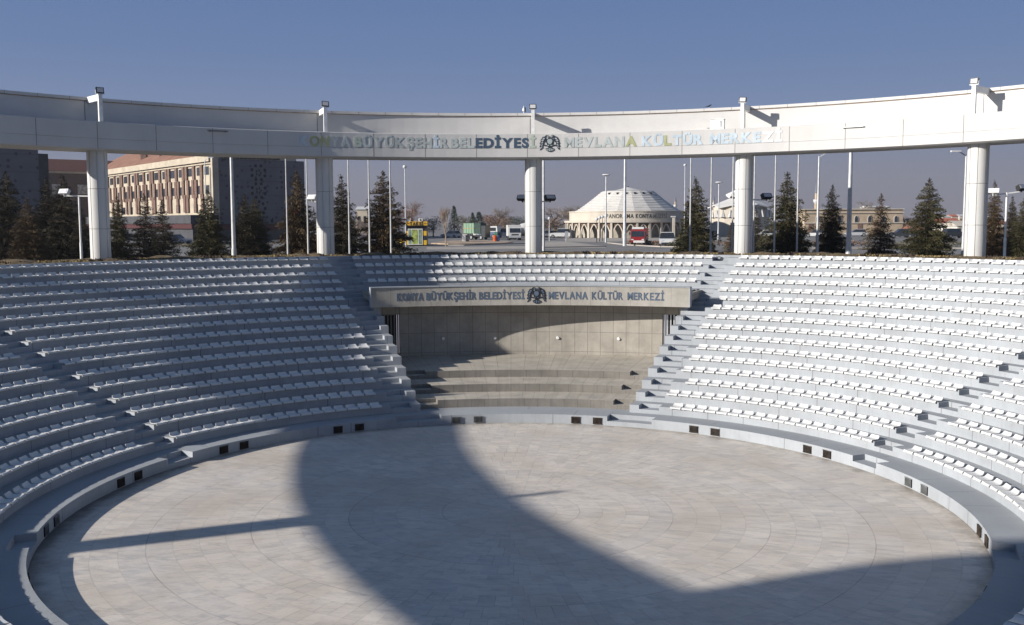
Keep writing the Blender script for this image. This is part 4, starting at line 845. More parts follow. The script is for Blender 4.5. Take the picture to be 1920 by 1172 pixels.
mb = MB(); a = L0+Zv*ez+NP*.5; mb.prism([(0, 0), (10.5, 0), (5, rz_-ez)], a, -NP, Zv, UP, 29); part(mb, 'roof', mat('shaded_red_roof', (.13, .055, .045), .85, .15), lb)  # red roof colour darkened for its slope turned away from the sun
mb = MB(); mb.prism([(0, ez-.5), (30, ez-.5), (30, ez-.05), (0, ez-.05)], L0+NP*.3, UP, Zv, -NP, .28); part(mb, 'eaves', CREAM, lb)
for s in (4, 9.5, 15, 20): mb = MB(); mb.prism([(s, ez-5.2), (s+2.6, ez-5.2), (s+2.6, ez-3), (s, ez-3)], L0+NP*.08, UP, Zv, -NP, .07); part(mb, 'window', mat('pale_window', (.35, .34, .33), .3, .3, 2), lb)
fl = thing('flag_mast', 'short red and white mast with a red flag in front of the star-pierced wall', 'flagpole', onp(521, 430)+NP*6); b_ = fl.location; mb = MB()
pz = at(521, 376, b_.y); pb = at(520, 430, b_.y); mb.tube((b_.x, b_.y, 4.8), (b_.x, b_.y, pz.z), .1, .07, 8); part(mb, 'pole', mat('red_white_pole', (.5, .36, .34), .5, .1), fl)
mb = MB(); V0 = Vector((b_.x+.08, b_.y, pz.z-1.0)); mb.add([V0+Vector((.45*i, .12*math.sin(i*1.7), -1.1*j-.15*i)) for j in range(3) for i in range(3)], [(j*3+i, j*3+i+1, j*3+i+4, j*3+i+3) for j in range(2) for i in range(2)]); part(mb, 'flag', mat('red_flag', (.45, .03, .03), .8, .1), fl)
# ---------------------------------------------------------------- round museum
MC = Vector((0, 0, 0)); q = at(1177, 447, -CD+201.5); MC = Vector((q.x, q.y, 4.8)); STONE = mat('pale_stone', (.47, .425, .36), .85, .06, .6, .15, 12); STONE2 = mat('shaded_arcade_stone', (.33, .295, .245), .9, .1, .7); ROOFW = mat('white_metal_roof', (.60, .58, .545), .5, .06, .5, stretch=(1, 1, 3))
mus = thing('round_museum', 'round pale stone museum with arcade, lettered drum and stepped white tent roof', 'museum', MC)
def lat(prof, n, nm, m, sm=False): mb = MB(); mb.lathe((MC.x, MC.y, 0), prof, n); return part(mb, nm, m, mus, sm)
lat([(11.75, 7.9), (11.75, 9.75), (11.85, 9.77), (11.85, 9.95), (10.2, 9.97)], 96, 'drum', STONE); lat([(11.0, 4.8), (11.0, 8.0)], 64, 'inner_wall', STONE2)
lat([(11.5, 7.72), (12.75, 7.72), (12.75, 8.12), (11.7, 8.14)], 96, 'arcade_roof', STONE)
prof = []
N_ = 12; r0, r1, za, zb_ = 10.55, 5.1, 9.98, 13.95
for i in range(N_):
    t0 = i/N_; t1 = (i+1)/N_; f = lambda t: r0+(r1-r0)*(t**.93); g_ = lambda t: za+(zb_-za)*(t**1.05); prof += [(f(t0)+.07, g_(t0)-.01), (f(t0)+.07, g_(t0)+.07), (f(t1)+.10, g_(t1)-.06), (f(t1)-.02, g_(t1)-.03)]
prof += [(r1+.1, zb_), (4.9, zb_+.06), (2.7, zb_+.18), (.15, zb_+.80), (0, zb_+.82)]; lat(prof, 20, 'roof', ROOFW)
mb = MB(); mb.lathe((MC.x, MC.y, 0), [(.14, zb_+.7), (.16, zb_+.95), (.05, zb_+1.0), (0, zb_+1.15)], 10); part(mb, 'finial', BLACK, mus)
for x in (-45, -27, -10, 6.5, 24, 42): a = R_(x); mb = MB(); n_ = Vector((math.sin(a), -math.cos(a), 0)); t_ = Vector((math.cos(a), math.sin(a), 0)); mb.box(Vector((MC.x, MC.y, zb_-.52))+n_*5.75, (.16, .28, .17), (t_, n_, Zv)); part(mb, 'roof_opening', DARK, mus)
pm = MB(); pm.box((0, 0, 1.46), (.20, .24, 1.46)); PM = pm.mesh('arcade_post', STONE)
am = MB()                                                # pointed arch set between two posts
hw, hb, ht, tk = .98, 1.35, 2.72, .17; pts = []
for s in range(9): t = s/8; pts.append((-hw+hw*math.sin(t*PI/2)**1.0*1.0, hb+(ht-hb)*(1-(1-t)**2)*1.0))
arc = [(-hw, 0)]+[(-hw*(1-t)**.62 if t < 1 else 0, hb+(ht-hb)*t) for t in [i/8 for i in range(9)]]
outer = arc+[(-x, y) for x, y in arc[::-1][1:]]; inner = [(x*.80, min(y, ht)-(.22 if y > 0 else 0)) for x, y in outer]
for i in range(len(outer)-1):
    a, b, c, d = outer[i], outer[i+1], inner[i+1], inner[i]
    for y0 in (-.09, .09): am.quad((a[0], y0, a[1]), (b[0], y0, b[1]), (c[0], y0, c[1]), (d[0], y0, d[1]))
    am.quad((c[0], -.09, c[1]), (d[0], -.09, d[1]), (d[0], .09, d[1]), (c[0], .09, c[1])); am.quad((a[0], -.09, a[1]), (b[0], -.09, b[1]), (b[0], .09, b[1]), (a[0], .09, a[1]))
AM = am.mesh('arch', STONE)
sp = MB(); half = arc+[(0, 2.92), (-hw-.02, 2.92)]
for sgn in (1, -1): sp.prism([(sgn*x, y) for x, y in half][::sgn], (0, .04, 0), (1, 0, 0), (0, 0, 1), (0, 1, 0), .05)
SPN = sp.mesh('spandrel', mat('brown_lattice', (.13, .085, .06), .9, .3, 9))
for i in range(32):
    a = R_(1.5+11.25*i)
    if math.cos(a) < -.15: continue
    for me_, nm, da, r in ((PM, 'arcade_post', 0, 12.35), (AM, 'arch', R_(5.6), 12.3), (SPN, 'spandrel', R_(5.6), 12.3)):
        o = link(nm, me_, mus, (r*math.sin(a+da), -r*math.cos(a+da), 0)); o.rotation_euler = (0, 0, a+da)
LB = lm('museum_black', (.03, .028, .025)); LG = lm('museum_grey', (.16, .155, .15))
def aM(px):
    a = 0
    for _ in range(20): a = math.asin(max(-1, min(1, ((px-960)/FPX*(MC.y+CD-11.76*math.cos(a))-(MC.x-CX))/11.76)))
    return math.degrees(a)
for w, p0, p1, m in (('PANORAMA', 1137, 1188, LB), ('KONYA', 1192, 1222, LB), ('MÜZESİ', 1224.5, 1250.5, LG)): ring_text(mus, w, aM(p0), aM(p1), 11.76, 8.55, .80, m, centre=(MC.x, MC.y), bold=.012, depth=.012, inward=False, gap=.12)
pyl = at(1263, 447, -CD+188); t = thing('gate_pylon', 'white free-standing pylon beside the right end of the museum arcade', 'pylon', (pyl.x, pyl.y, 4.8)); mb = MB(); mb.box((pyl.x, pyl.y, 6.75), (.22, .22, 1.95)); part(mb, 'shaft', STONE, t); mb = MB(); mb.box((pyl.x-.1, pyl.y, 8.8), (.42, .3, .12)); part(mb, 'cap', CLAD, t)
# ---------------------------------------------------------------- folded roof pavilion
q = at(1387, 445, -CD+212); PC = Vector((q.x, q.y, 4.8)); pav = thing('folded_roof_pavilion', 'stone pavilion with white folded plate roofs and hanging white pyramids behind the fourth column', 'building', PC)
def star(n, ra, za, rb, zb, cz, cr, nm, m, thick=.22):
    mb = MB(); V = []; F = []
    for lay in (0, -thick):
        for i in range(2*n): a = PI*i/n+.2; r, z = (ra, za) if i % 2 == 0 else (rb, zb); V.append((PC.x+r*math.cos(a), PC.y+r*math.sin(a), z+lay))
        for i in range(2*n): a = PI*i/n+.2; V.append((PC.x+cr*math.cos(a), PC.y+cr*math.sin(a), cz+lay+(.25 if i % 2 else 0)))
    m2 = 2*n
    for i in range(m2):
        j = (i+1) % m2; F += [(i, j, m2+j, m2+i), (2*m2+i, 3*m2+i, 3*m2+j, 2*m2+j), (i, 2*m2+i, 2*m2+j, j), (m2+i, m2+j, 3*m2+j, 3*m2+i)]
    mb.add(V, F); part(mb, nm, m, pav)
mb = MB(); mb.lathe((PC.x, PC.y, 0), [(6.0, 4.7), (6.0, 8.6), (6.25, 8.62), (6.25, 10.2), (5.6, 10.25), (5.6, 10.9), (0, 11)], 16); part(mb, 'wall', STONE, pav)
star(7, 6.9, 10.75, 5.9, 11.35, 12.5, 2.2, 'lower_roof', CLAD2); mb = MB(); mb.lathe((PC.x, PC.y, 0), [(2.2, 12.0), (2.0, 13.0)], 14); part(mb, 'lantern', DGREY, pav); star(7, 3.0, 13.55, 2.5, 13.0, 14.2, 1.1, 'crown_roof', CLAD2, .3)
for i in range(11):
    a = -PI/2+(i-5)*.27; c = Vector((PC.x+6.35*math.cos(a), PC.y+6.35*math.sin(a), 0)); n_ = Vector((math.cos(a), math.sin(a), 0)); t_ = Vector((-n_.y, n_.x, 0)); mb = MB(); mb.add((c+Zv*10.4, c-t_*.52+Zv*8.7, c+t_*.52+Zv*8.7, c+n_*.5+Zv*8.75), ((0, 1, 3), (0, 3, 2), (1, 2, 3), (0, 2, 1))); part(mb, 'pyramid', CLAD2, pav)
mb = MB(); mb.box((PC.x-2.6, PC.y-5.5, 6.3), (.6, .35, 1.3)); part(mb, 'door', GLASS, pav)
# ---------------------------------------------------------------- stone building, minarets, houses
q = at(1600, 445, -CD+230); yb = q.y; x0, x1 = at(1508, 440, yb).x, at(1692, 440, yb).x; zt = at(1600, 393, yb).z; SAND = mat('sandstone', (.40, .315, .225), .9, .1, .5, .2, 12)
sb = thing('stone_building', 'long low sandstone building with arched windows behind the slim dark spruce', 'building', ((x0+x1)/2, yb, 4.8)); mb = MB(); mb.box(((x0+x1)/2, yb+5, (zt+4.7)/2), ((x1-x0)/2, 5, (zt-4.7)/2)); part(mb, 'wall', SAND, sb)
mb = MB(); mb.box(((x0+x1)/2, yb-.1, zt-.75), ((x1-x0)/2+.2, .12, .08)); mb.box(((x0+x1)/2, yb+4.9, zt+.1), ((x1-x0)/2+.2, 5.2, .1)); mb.box(((x0+x1)/2, yb-.1, zt-3.05), ((x1-x0)/2+.2, .12, .10)); part(mb, 'cornice', STONE, sb)
def archwin(px, py0, py1, hw_px):
    a = at(px, py0, yb); b = at(px, py1, yb); hw_ = hw_px*230/FPX; hgt = a.z-b.z
    poly = lambda w, h: [(-w, 0), (w, 0), (w, h*.6), (w*.7, h*.85), (0, h), (-w*.7, h*.85), (-w, h*.6)]
    mb = MB(); mb.prism(poly(hw_*1.35, hgt*1.12), (a.x, yb-.03, b.z-.05), (1, 0, 0), Zv, (0, -1, 0), .08); f = part(mb, 'window', CLAD, sb); mb = MB(); mb.prism(poly(hw_, hgt), (a.x, yb-.115, b.z), (1, 0, 0), Zv, (0, -1, 0), .03); part(mb, 'pane', GLASS, f)
for px in (1533, 1575, 1605.5, 1630.5, 1656, 1680): archwin(px, 404.5, 416.5, 3.0)
for px in (1520, 1550, 1612, 1645): mb = MB(); c = at(px, 437, yb); mb.box((c.x, yb-.04, 6.0), (.55, .05, 1.1)); part(mb, 'doorway', BROWN, sb)
def minaret(label, px, ytop, ybal, d, w, ycone=None):
    Y = -CD+d; a = at(px, ytop, Y); zb = at(px, ybal, Y).z; r = w*d/FPX/2; t = thing('minaret', label, 'minaret', (a.x, Y, 4.8)); c = (a.x, Y, 0); zc = at(px, ycone, Y).z
    mb = MB(); mb.lathe(c, [(r, 4.7), (r*.92, zb), (r*.8, zb), (r*.8, zc)], 14); part(mb, 'shaft', SAND, t); mb = MB(); mb.lathe(c, [(r*.9, zb-r*1.6), (r*1.55, zb-r*.5), (r*1.55, zb+r*.5), (r*1.4, zb+r*.5), (r*.8, zb)], 14); part(mb, 'balcony', CLAD2, t)
    mb = MB(); mb.lathe(c, [(r*.95, zc), (r*.55, zc+(a.z-zc)*.5), (0, a.z)], 14); part(mb, 'spire', mat('lead_spire', (.13, .14, .17), .6, .1), t)
minaret('stone minaret with white balcony and grey spire above the stone building', 1531.5, 340, 376, 240, 7.2, 362.5); minaret('small distant minaret above the right slope of the museum roof', 1266.5, 368, 385, 330, 4.5, 378); minaret('thin distant minaret left of the white folded roof', 1338.5, 364, 381, 340, 3.2, 376)
minaret('faint distant minaret left of the lone green spruce', 1683, 394, 412, 300, 3.0, 404)
HW_ = mat('white_house', (.60, .56, .50), .85, .1, .8); RED = mat('red_roof_tiles', (.36, .12, .075), .85, .2, 3); TEAL = mat('teal_roof', (.12, .30, .33), .6, .1)
def house(label, px0, px1, py_eave, py_ridge, d, roof, wall=HW_, dep=8):
    Y = -CD+d; a, b = at(px0, py_eave, Y), at(px1, py_eave, Y); rz = at(px0, py_ridge, Y).z; t = thing('house', label, 'house', ((a.x+b.x)/2, Y, 4.8), 'houses beyond the car parks'); hw_ = (b.x-a.x)/2; cx = (a.x+b.x)/2
    mb = MB(); mb.box((cx, Y+dep/2, (a.z+4.7)/2), (hw_, dep/2, (a.z-4.7)/2)); part(mb, 'wall', wall, t)
    mb = MB(); mb.prism([(-.35, 0), (dep+.35, 0), (dep/2, rz-a.z)], (cx-hw_-.3, Y, a.z+.01), (0, 1, 0), Zv, (1, 0, 0), 2*hw_+.6); part(mb, 'roof', roof, t)
    n = max(2, int(hw_/1.5))
    for i in range(n): mb = MB(); mb.box((cx-hw_+2*hw_*(i+.5)/n, Y-.02, 4.8+(a.z-4.8)*.55), (min(.5, hw_/n*.45), .03, (a.z-4.8)*.16)); part(mb, 'window', GLASS, t)
house('white house with a red tiled roof left of the far right column', 1770, 1803, 418, 409, 260, RED); house('beige house behind the second column spruces', 668, 689, 393, 387, 330, CLAD2, CREAM); house('pale flat house above the right end of the stone building', 1631, 1669, 389, 385.5, 300, CLAD2, HW_); house('house with a teal roof behind the leafless tree right of the stone building', 1670, 1690, 410, 402, 290, TEAL)
house('small white house right of the red roofed house', 1795, 1815, 424, 414, 235, STONE); house('small cream house low at the left foot of the lone spruce', 1716, 1734, 432, 424, 215, RED, SAND); house('distant white house on the skyline right of the lone spruce', 1768, 1783, 407, 404, 520, CLAD2); house('distant cream house on the skyline left of the far right column', 1785, 1797, 406, 402, 540, RED, CREAM)
house('distant white house touching the far right column', 1799, 1812, 405, 402, 560, CLAD2); house('tall cream house behind the brown spruce at the right edge', 1878, 1896, 420, 414, 250, RED, CREAM); house('pale distant house behind the far right column spruce', 1845, 1866, 408, 404, 480, CLAD2)
# ---------------------------------------------------------------- taxi kiosk
KY = -CD+133; k0 = at(762, 457, KY); k1 = at(800, 457, KY); YEL = mat('yellow_paint', (.62, .36, .02), .5, .08); KBL = mat('black_paint_and_shade', (.02, .022, .03), .5, .1)
kz = 4.95; hw_ = (k1.x-k0.x)/2; kc = Vector(((k0.x+k1.x)/2, KY, kz)); kio = thing('taxi_kiosk', 'small yellow and black taxi kiosk with glass door and lettered roof sign', 'kiosk', kc); zs0 = at(780, 424.5, KY).z; zs1 = at(780, 417, KY).z
mb = MB(); nrow = 4
for i in range(nrow): mb.box((kc.x, KY+1.2, kz+(zs0-kz)*(i+.5)/nrow), (hw_, 1.2, (zs0-kz)/nrow/2), None, (0 if i % 2 == 0 else 1))  # topmost black row is painted roof shadow, the lower one a black stripe
part(mb, 'walls', [YEL, KBL], kio)
mb = MB(); mb.box((kc.x, KY+1.2, zs0+.06), (hw_+.25, 1.45, .06)); part(mb, 'roof_slab', DGREY, kio)
mb = MB(); mb.box((kc.x+.05, KY-.3, (zs0+zs1)/2+.12), (hw_+.1, .07, (zs1-zs0)/2)); sg = part(mb, 'roof_sign', YEL, kio)
mb = MB(); dx = .15; mb.box((kc.x-dx, KY-.03, kz+1.08), (.98, .03, 1.05)); dr = part(mb, 'door_frame', WHITEM, kio)
for sx, w_ in ((-.72, .2), (-.05, .38), (.66, .22)): mb = MB(); mb.box((kc.x-dx+sx, KY-.07, kz+1.08), (w_, .012, .97)); part(mb, 'door_glass', mat('green_yellow_glass', (.30, .36, .10) if w_ > .3 else (.20, .26, .2), .15, .35, 1.5), dr)
def flat_text(parent, s, c, w, h, m, bold=.03):
    hi, lo = cap_h(bold); ws = [glyph(ch, bold)[2]-glyph(ch, bold)[1] for ch in s]; tot = sum(ws)+.1*(len(s)-1); x = 0
    for i, ch in enumerate(s):
        src, x0, x1 = glyph(ch, bold); me = src.copy(); me.materials.clear(); me.materials.append(m); cx = c[0]-w/2+w*(x+ws[i]/2)/tot; x += ws[i]+.1
        for v in me.vertices: q_ = v.co.copy(); v.co = (cx+(q_.x-(x0+x1)/2)*w/tot, c[1]-q_.z*.3, c[2]+(q_.y-lo)/(hi-lo)*h)
        me.update(); part(me, 'letter', None, parent)
flat_text(sg, 'TAKSİ', (kc.x+.05, KY-.385, (zs0+zs1)/2-.12), 1.75, .44, KBL, .06)
for s in (-1.08, 1.15):                                 # small car pictograms at the sign ends
    mb = MB(); o = (kc.x+.05+s, KY-.372, (zs0+zs1)/2+.0); mb.prism([(-.24, .03), (.24, .03), (.24, .12), (.14, .14), (.08, .22), (-.08, .22), (-.14, .14), (-.24, .12)], o, (1, 0, 0), Zv, (0, -1, 0), .015); part(mb, 'car_pictogram', mat('ochre_pictogram', (.25, .13, .02), .6, .1), sg)
mb = MB(); mb.box((kc.x+.55, KY+.4, zs1+.32), (.28, .25, .18)); ac = part(mb, 'air_conditioner', WHITEM, kio); mb = MB(); mb.tube((kc.x+.55, KY+.14, zs1+.32), (kc.x+.55, KY+.12, zs1+.32), .13, n=14); part(mb, 'fan_grille', BLACK, ac); mb = MB(); mb.tube((kc.x-.95, KY+.5, zs0), (kc.x-.82, KY+.5, zs1+.55), .04, n=8); part(mb, 'flue', WHITEM, kio)
# ---------------------------------------------------------------- vehicles
TYRE = mat('tyre_rubber', (.02, .02, .02), .85, .1); RIM = mat('wheel_rim', (.35, .35, .36), .3, .1, metal=.6); CGL = mat('car_glass', (.02, .024, .03), .06, .1, spec=.7)
def paint(n, c): return mat('car_paint_'+n, c, .28, .04, 1.0, spec=.5)
CW, CS, CY, CB, CRD, CGN, CDK = paint('white', (.55, .55, .54)), paint('silver', (.35, .36, .38)), paint('yellow', (.60, .38, .03)), paint('blue', (.10, .14, .22)), paint('red', (.22, .014, .018)), paint('green', (.20, .31, .21)), paint('dark', (.03, .034, .04))
def wheel(t, x, y, r, w=.2):
    mb = MB(); mb.tube((x, y-w/2, r), (x, y+w/2, r), r, n=16); o = mb.build('wheel', TYRE, t); mb = MB(); s = 1 if y > 0 else -1; mb.tube((x, y+s*w/2, r), (x, y+s*(w/2+.012), r), r*.62, n=14); link('rim', mb.mesh('rim', RIM), o)
def lights(t, x, y, z):
    for s in (-1, 1): mb = MB(); mb.box((x, s*y, z), (.03, .16, .075)); mb.build('headlight', LENS, t)
def car(label, px, py, d, head, m, L=4.2, Wd=1.74, H=1.45, suv=False, name='parked_car'):
    p = gp(px, py) if d is None else at(px, 440, -CD+d); t = thing(name, label, 'car', (p.x, p.y, 4.815), 'cars in the car parks', local=True); t.rotation_euler = (0, 0, R_(head)); h = L/2; b = .28; bh = .82 if not suv else .98; w = Wd/2
    side = [(-h, b+.1), (-h+.08, b), (h-.1, b), (h, b+.15), (h-.03, bh-.22), (h-.35, bh-.06), (h*.42, bh), (-h+.12, bh+.03), (-h, bh-.1)]; mb = MB(); mb.prism(side, (0, -w, 0), (1, 0, 0), Zv, (0, 1, 0), Wd); mb.build('body', m, t)
    c0, c1 = (-h+.25, h*.40); cab = [(c0, bh-.01), (c1, bh-.01), (c1-.62, H-.06), (c0+.38 if not suv else c0+.15, H-.06)]; mb = MB(); n = len(cab)
    lo = [(x, s*(w-.04), z) for s in (-1, 1) for x, z in cab[:2]]; hi = [(x, s*(w-.22), z) for s in (-1, 1) for x, z in cab[2:]]; v = [lo[0], lo[1], lo[3], lo[2], hi[1], hi[0], hi[2], hi[3]]; mb.add(v, ((0,1,5,4),(1,2,6,5),(2,3,7,6),(3,0,4,7),(4,5,6,7),(0,3,2,1))); mb.build('windows', CGL, t)
    mb = MB(); x0, x1 = cab[3][0], cab[2][0]; mb.box(((x0+x1)/2, 0, H-.035), ((x1-x0)/2+.03, w-.2, .03)); mb.build('roof', m, t)
    mb = MB(); mb.box((h+.005, 0, b+.12), (.03, w*.75, .09)); mb.build('bumper', CDK, t)
    for x in (-h*.62, h*.62):
        for y in (-w+.06, w-.06): wheel(t, x, y, .32)
    lights(t, h-.02, w-.28, bh-.26); return t
F = -90                                                  # heading: nose towards the viewer
car('white car facing the viewer in front of the right end of the museum', 1251, 461.5, None, F-8, CW, 4.4, 2.0, 1.75, True); car('white hatchback parked left of the museum beside a slim lamp', 1023, 445.5, None, 200, CW); car('yellow car parked left of the museum', 1036.5, 445.3, None, 190, CY); car('white off-road car parked next to the yellow car left of the museum', 1050, 446, None, 170, CW, 4.2, 1.8, 1.8, True)
car('white and silver car parked behind the pale poplar', 846, 446, None, 150, CW); car('yellow taxi with its nose in front of the kiosk, half hidden by the brownish spruce', 763, 459, None, -25, CY); car('white estate car seen through the sparse spruces on the left', 250, 455, None, -10, CW, 4.6, 1.8, 1.55); car('silver car seen low between two spruces left of the third flagpole gap', 333, 457, None, -15, CS)
car('white car behind the right side of the broad green spruce', 1529, 445, None, 160, CW); car('dark car behind the thin brownish spruce on the right', 1688, 446, None, 175, CDK, 4.5, 1.8, 1.6, True); car('white car left of the lone green spruce', 1703, 445, None, -60, CW); car('dark blue car between the lone spruce and the far right column', 1790, 446.5, None, 10, CDK, 4.5, 1.8, 1.65, True)
car('silver car standing in front of the stone building', 1605, 443.5, None, 170, CS); car('white car behind the small brown spruce near the fourth column', 1434, 446, None, 175, CW)
def bx(t, nm, m, c, h): mb = MB(); mb.box(c, h); return mb.build(nm, m, t)
def prof_part(t, nm, m, side, w): mb = MB(); mb.prism(side, (0, -w/2, 0), (1, 0, 0), Zv, (0, 1, 0), w); return mb.build(nm, m, t)
p = gp(1199, 459.5); t = thing('red_truck', 'red truck with slatted load bed facing the viewer in front of the museum', 'truck', (p.x, p.y, 4.815), local=True); t.rotation_euler = (0, 0, R_(F-14)); t.scale = (.9, .9, .88)
prof_part(t, 'cab', CRD, [(.9, .45), (2.3, .45), (2.36, 1.2), (2.2, 2.35), (.9, 2.4)], 2.0); prof_part(t, 'windscreen', CGL, [(2.30, 1.28), (2.39, 1.28), (2.24, 2.1), (2.15, 2.1)], 1.8); bx(t, 'load_bed', CRD, (-1.0, 0, .95), (1.8, 1.05, .14))
for z in (1.25, 1.6, 1.95, 2.3):
    for s in (-1, 1): bx(t, 'slat', CRD, (-1.0, s*1.04, z), (1.8, .03, .12))
bx(t, 'roof_load', CLAD2, (1.3, 0, 2.55), (.8, .85, .15)); bx(t, 'bumper', CW, (2.38, .2, .55), (.06, .8, .16)); bx(t, 'tailboard', CRD, (-2.78, 0, 1.8), (.04, 1.0, .7)); lights(t, 2.36, .75, .85)
for x in (-1.7, 1.6):
    for y in (-.9, .9): wheel(t, x, y, .42, .25)
for y in (-1.15, 1.15): bx(t, 'mirror', CDK, (2.2, y, 1.75), (.05, .1, .2))
p = gp(885, 449.5); t = thing('green_truck', 'truck with a tall green ribbed box body and red rear, seen from its left side', 'truck', (p.x, p.y, 4.815), local=True); t.rotation_euler = (0, 0, R_(-30)); t.scale = (.62, .8, .86); bx(t, 'box_body', CGN, (-.2, 0, 2.35), (1.85, 1.2, 1.05))
bx(t, 'shaded_end', mat('shaded_side_green', (.035, .06, .05), .8, .15, 2), (2.8, 0, 2.3), (1.1, 1.22, 1.1)); bx(t, 'cab', CDK, (4.6, 0, 1.7), (.75, 1.1, 1.2)); bx(t, 'chassis', CDK, (1.2, 0, .8), (3.4, .5, .15)); bx(t, 'rear_doors', CRD, (-2.1, 0, 2.1), (.05, 1.15, .95))  # dark green block paints in the truck's shaded side
for x in (-1.9, -1.0, -.1, .8, 1.6): bx(t, 'rib', CGN, (x, -1.23, 2.35), (.05, .035, 1.05))
for z in (2.35,): bx(t, 'side_rail', mat('ochre_rail', (.38, .27, .12), .7, .1), (-.2, -1.24, z), (1.85, .03, .05))
for x in (-1.3, .6, 3.9):
    for y in (-1.0, 1.0): wheel(t, x, y, .48, .28)
p = gp(913, 446.8); t = thing('minibus', 'white topped minibus with dark blue lower half right of the green truck', 'van', (p.x, p.y, 4.815), local=True); t.rotation_euler = (0, 0, R_(180-22)); prof_part(t, 'lower_body', CB, [(-2.6, .35), (1.4, .35), (1.4, 1.2), (-2.6, 1.25)], 1.95); prof_part(t, 'upper_body', CW, [(-2.6, 1.26), (1.15, 1.22), (.75, 2.3), (-2.5, 2.35)], 1.9)
prof_part(t, 'bonnet', CW, [(1.41, .5), (2.5, .5), (2.5, 1.0), (1.41, 1.2)], 1.9); prof_part(t, 'side_windows', CGL, [(-2.3, 1.4), (.95, 1.4), (.7, 2.05), (-2.3, 2.05)], 1.94); lights(t, 2.5, .7, .85)
for x in (-1.7, 1.75):
    for y in (-.88, .88): wheel(t, x, y, .38)
p = gp(938, 446.5); t = thing('blue_van', 'grey blue van parked between the minibus and the white truck', 'van', (p.x, p.y, 4.815), local=True); t.rotation_euler = (0, 0, R_(F+30)); prof_part(t, 'body', CS, [(-2.2, .35), (2.2, .35), (2.3, 1.0), (1.5, 1.15), (1.0, 1.9), (-2.2, 1.95)], 1.8); prof_part(t, 'windows', CGL, [(-1.8, 1.2), (1.35, 1.2), (.95, 1.78), (-1.8, 1.8)], 1.84); prof_part(t, 'windscreen', CGL, [(1.02, 1.88), (1.5, 1.18), (1.56, 1.2), (1.08, 1.9)], 1.5); lights(t, 2.27, .65, .8)
for x in (-1.4, 1.4):
    for y in (-.82, .82): wheel(t, x, y, .35)
p = gp(964, 450.3); t = thing('white_truck', 'white cab-over truck facing the viewer left of the middle column', 'truck', (p.x, p.y, 4.815), local=True); t.rotation_euler = (0, 0, R_(F+4)); prof_part(t, 'cab', CW, [(1.0, .5), (2.4, .5), (2.45, 1.2), (2.25, 2.2), (1.0, 2.25)], 2.05); prof_part(t, 'windscreen', CGL, [(2.4, 1.3), (2.47, 1.3), (2.29, 2.05), (2.22, 2.05)], 1.85); bx(t, 'tipper_body', CLAD2, (-1.1, 0, 1.65), (1.9, 1.15, .95)); bx(t, 'grille', CDK, (2.43, 0, .95), (.02, .6, .12)); bx(t, 'bumper', CS, (2.45, 0, .55), (.05, 1.0, .13)); lights(t, 2.43, .8, .85)
for x in (-1.9, 1.6):
    for y in (-.92, .92): wheel(t, x, y, .42, .26)
p = gp(984, 448.8); t = thing('mixer_truck', 'beige concrete mixer truck half hidden by the left side of the middle column', 'truck', (p.x, p.y, 4.815), local=True); t.rotation_euler = (0, 0, R_(200)); prof_part(t, 'cab', mat('beige_paint', (.42, .36, .27), .5, .1), [(1.6, .5), (3.0, .5), (3.0, 2.3), (1.6, 2.35)], 2.1); mb = MB()
mb.add(*(lambda R: ([(x, r*math.cos(2*PI*i/14), 1.9+x*-.12+r*math.sin(2*PI*i/14)) for x, r in R for i in range(14)], [(j*14+i, j*14+(i+1) % 14, (j+1)*14+(i+1) % 14, (j+1)*14+i) for j in range(len(R)-1) for i in range(14)]))([(-2.6, .3), (-2.2, .7), (-.8, 1.1), (.6, 1.0), (1.4, .6), (1.45, .05)])); mb.build('drum', CLAD2, t, True); bx(t, 'chassis', CDK, (0, 0, .75), (2.9, .5, .14))
for x in (-1.9, -.9, 2.3):
    for y in (-.95, .95): wheel(t, x, y, .46, .28)
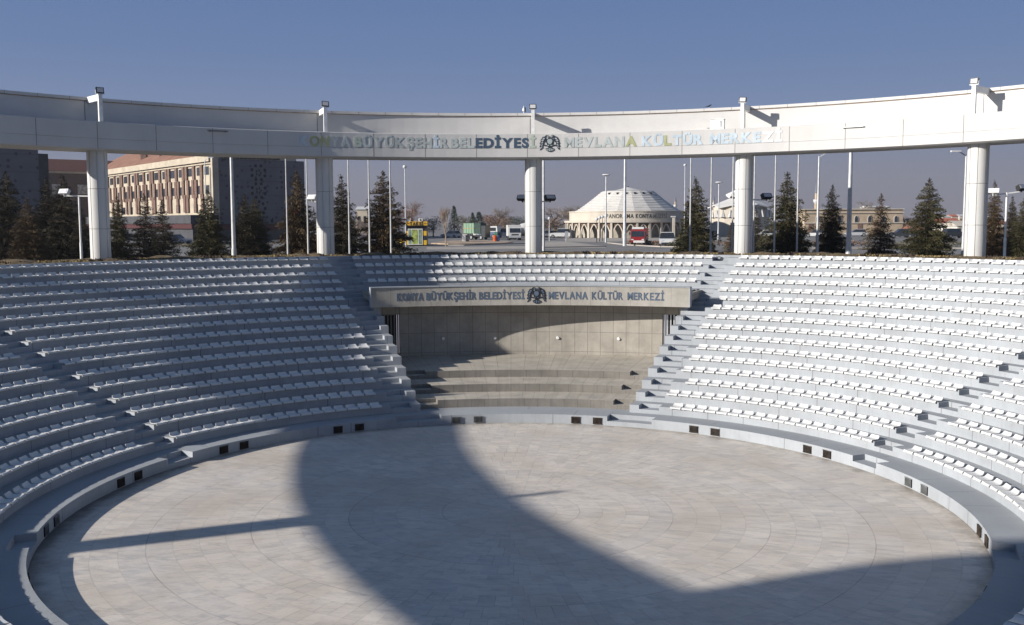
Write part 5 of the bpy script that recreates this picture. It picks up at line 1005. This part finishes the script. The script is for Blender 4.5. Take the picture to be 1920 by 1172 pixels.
# ---------------------------------------------------------------- small things on the dirt island
p = gp(873, 452.6, 4.93); t = thing('utility_cabinet', 'pale grey utility cabinet with a curved dark side on the dirt island', 'cabinet', p, local=True); prof_part(t, 'cabinet', CLAD2, [(-.55, 0), (.05, 0), (.05, .95), (.35, 1.15), (-.55, 1.15)], .7); mb = MB(); mb.prism([(.06, 0), (.55, 0), (.55, 1.1), (.36, 1.13), (.06, .93)], (0, -.33, 0), (1, 0, 0), Zv, (0, 1, 0), .66); mb.build('dark_side', DGREY, t)
mb = MB(); mb.box((-.25, -.36, .6), (.2, .012, .45)); mb.build('door', CW, t)
p = gp(930, 452.8, 4.93); t = thing('recycling_bin', 'small orange, green and blue recycling bin standing on the dirt island', 'bin', p, local=True); ORG = mat('orange_plastic', (.65, .12, .03), .5, .1)
mb = MB(); mb.lathe((-.15, 0, 0), [(.26, .05), (.33, .75), (.36, .8), (.2, .95), (0, 1.0)], 14); mb.build('orange_drum', ORG, t, True); mb = MB(); mb.lathe((.32, .1, 0), [(.22, .0), (.28, .7), (.25, .85), (0, .95)], 14); mb.build('blue_drum', mat('blue_plastic', (.06, .12, .3), .5, .1), t, True); mb = MB(); mb.prism([(-.3, 0), (.25, 0), (.05, .55), (-.1, .6)], (0, .05, .95), (1, 0, 0), Zv, (0, 1, 0), .2); mb.build('lid', mat('green_plastic', (.07, .25, .09), .5, .1), t)
p = gp(1061, 453); t = thing('bollard_sign', 'small leaning grey sign post beside the left end of the museum', 'sign', p, local=True); mb = MB(); mb.tube((0, 0, 0), (.08, 0, .9), .05, n=8); mb.build('post', STEEL, t); mb = MB(); mb.box((.1, -.05, 1.1), (.26, .03, .5)); mb.build('sign_plate', CS, t)
p = gp(588, 455); t = thing('notice_board', 'small white notice board low beside the second column', 'sign', p, local=True); mb = MB()
for s in (-.4, .4): mb.tube((s, 0, 0), (s, 0, 1.2), .04, n=8)
mb.build('legs', STEEL, t); mb = MB(); mb.box((0, 0, 1.3), (.55, .05, .6)); mb.build('board', CW, t)
# a small black hose or cable lying in the top right notch
a = azpx(1349.5, 486.5, 27.7); mb = MB(); c = Vector(pol(a, 27.55, ZK(16)-.17+.03))
for i in range(16): b0 = 2*PI*i/16; b1 = 2*PI*(i+1)/16; mb.tube(c+Vector((.16*math.cos(b0), .03*i/16, .08+.09*math.sin(b0))), c+Vector((.16*math.cos(b1), .03*(i+1)/16, .08+.09*math.sin(b1))), .022, n=6)
o = mb.build('cable_coil', BLACK); tag(o, 'small black cable coil on the top aisle step right of the middle block', 'cable')
# ---------------------------------------------------------------- hazy air
mb = MB(); mb.box((0, 280, 18), (420, 420, 22)); hz_ = bpy.data.materials.new('hazy_air'); hz_.use_nodes = True; hn = hz_.node_tree.nodes; hn.remove(hn['Principled BSDF'])
pv = hn.new('ShaderNodeVolumePrincipled'); pv.inputs['Color'].default_value = (.80, .82, .88, 1); pv.inputs['Density'].default_value = .00022; pv.inputs['Anisotropy'].default_value = 0.2
hz_.node_tree.links.new(pv.outputs[0], hn['Material Output'].inputs['Volume']); o = mb.build('haze', hz_); o['kind'] = 'stuff'; o['label'] = 'thin winter haze fading the far buildings and trees'; o['category'] = 'haze'
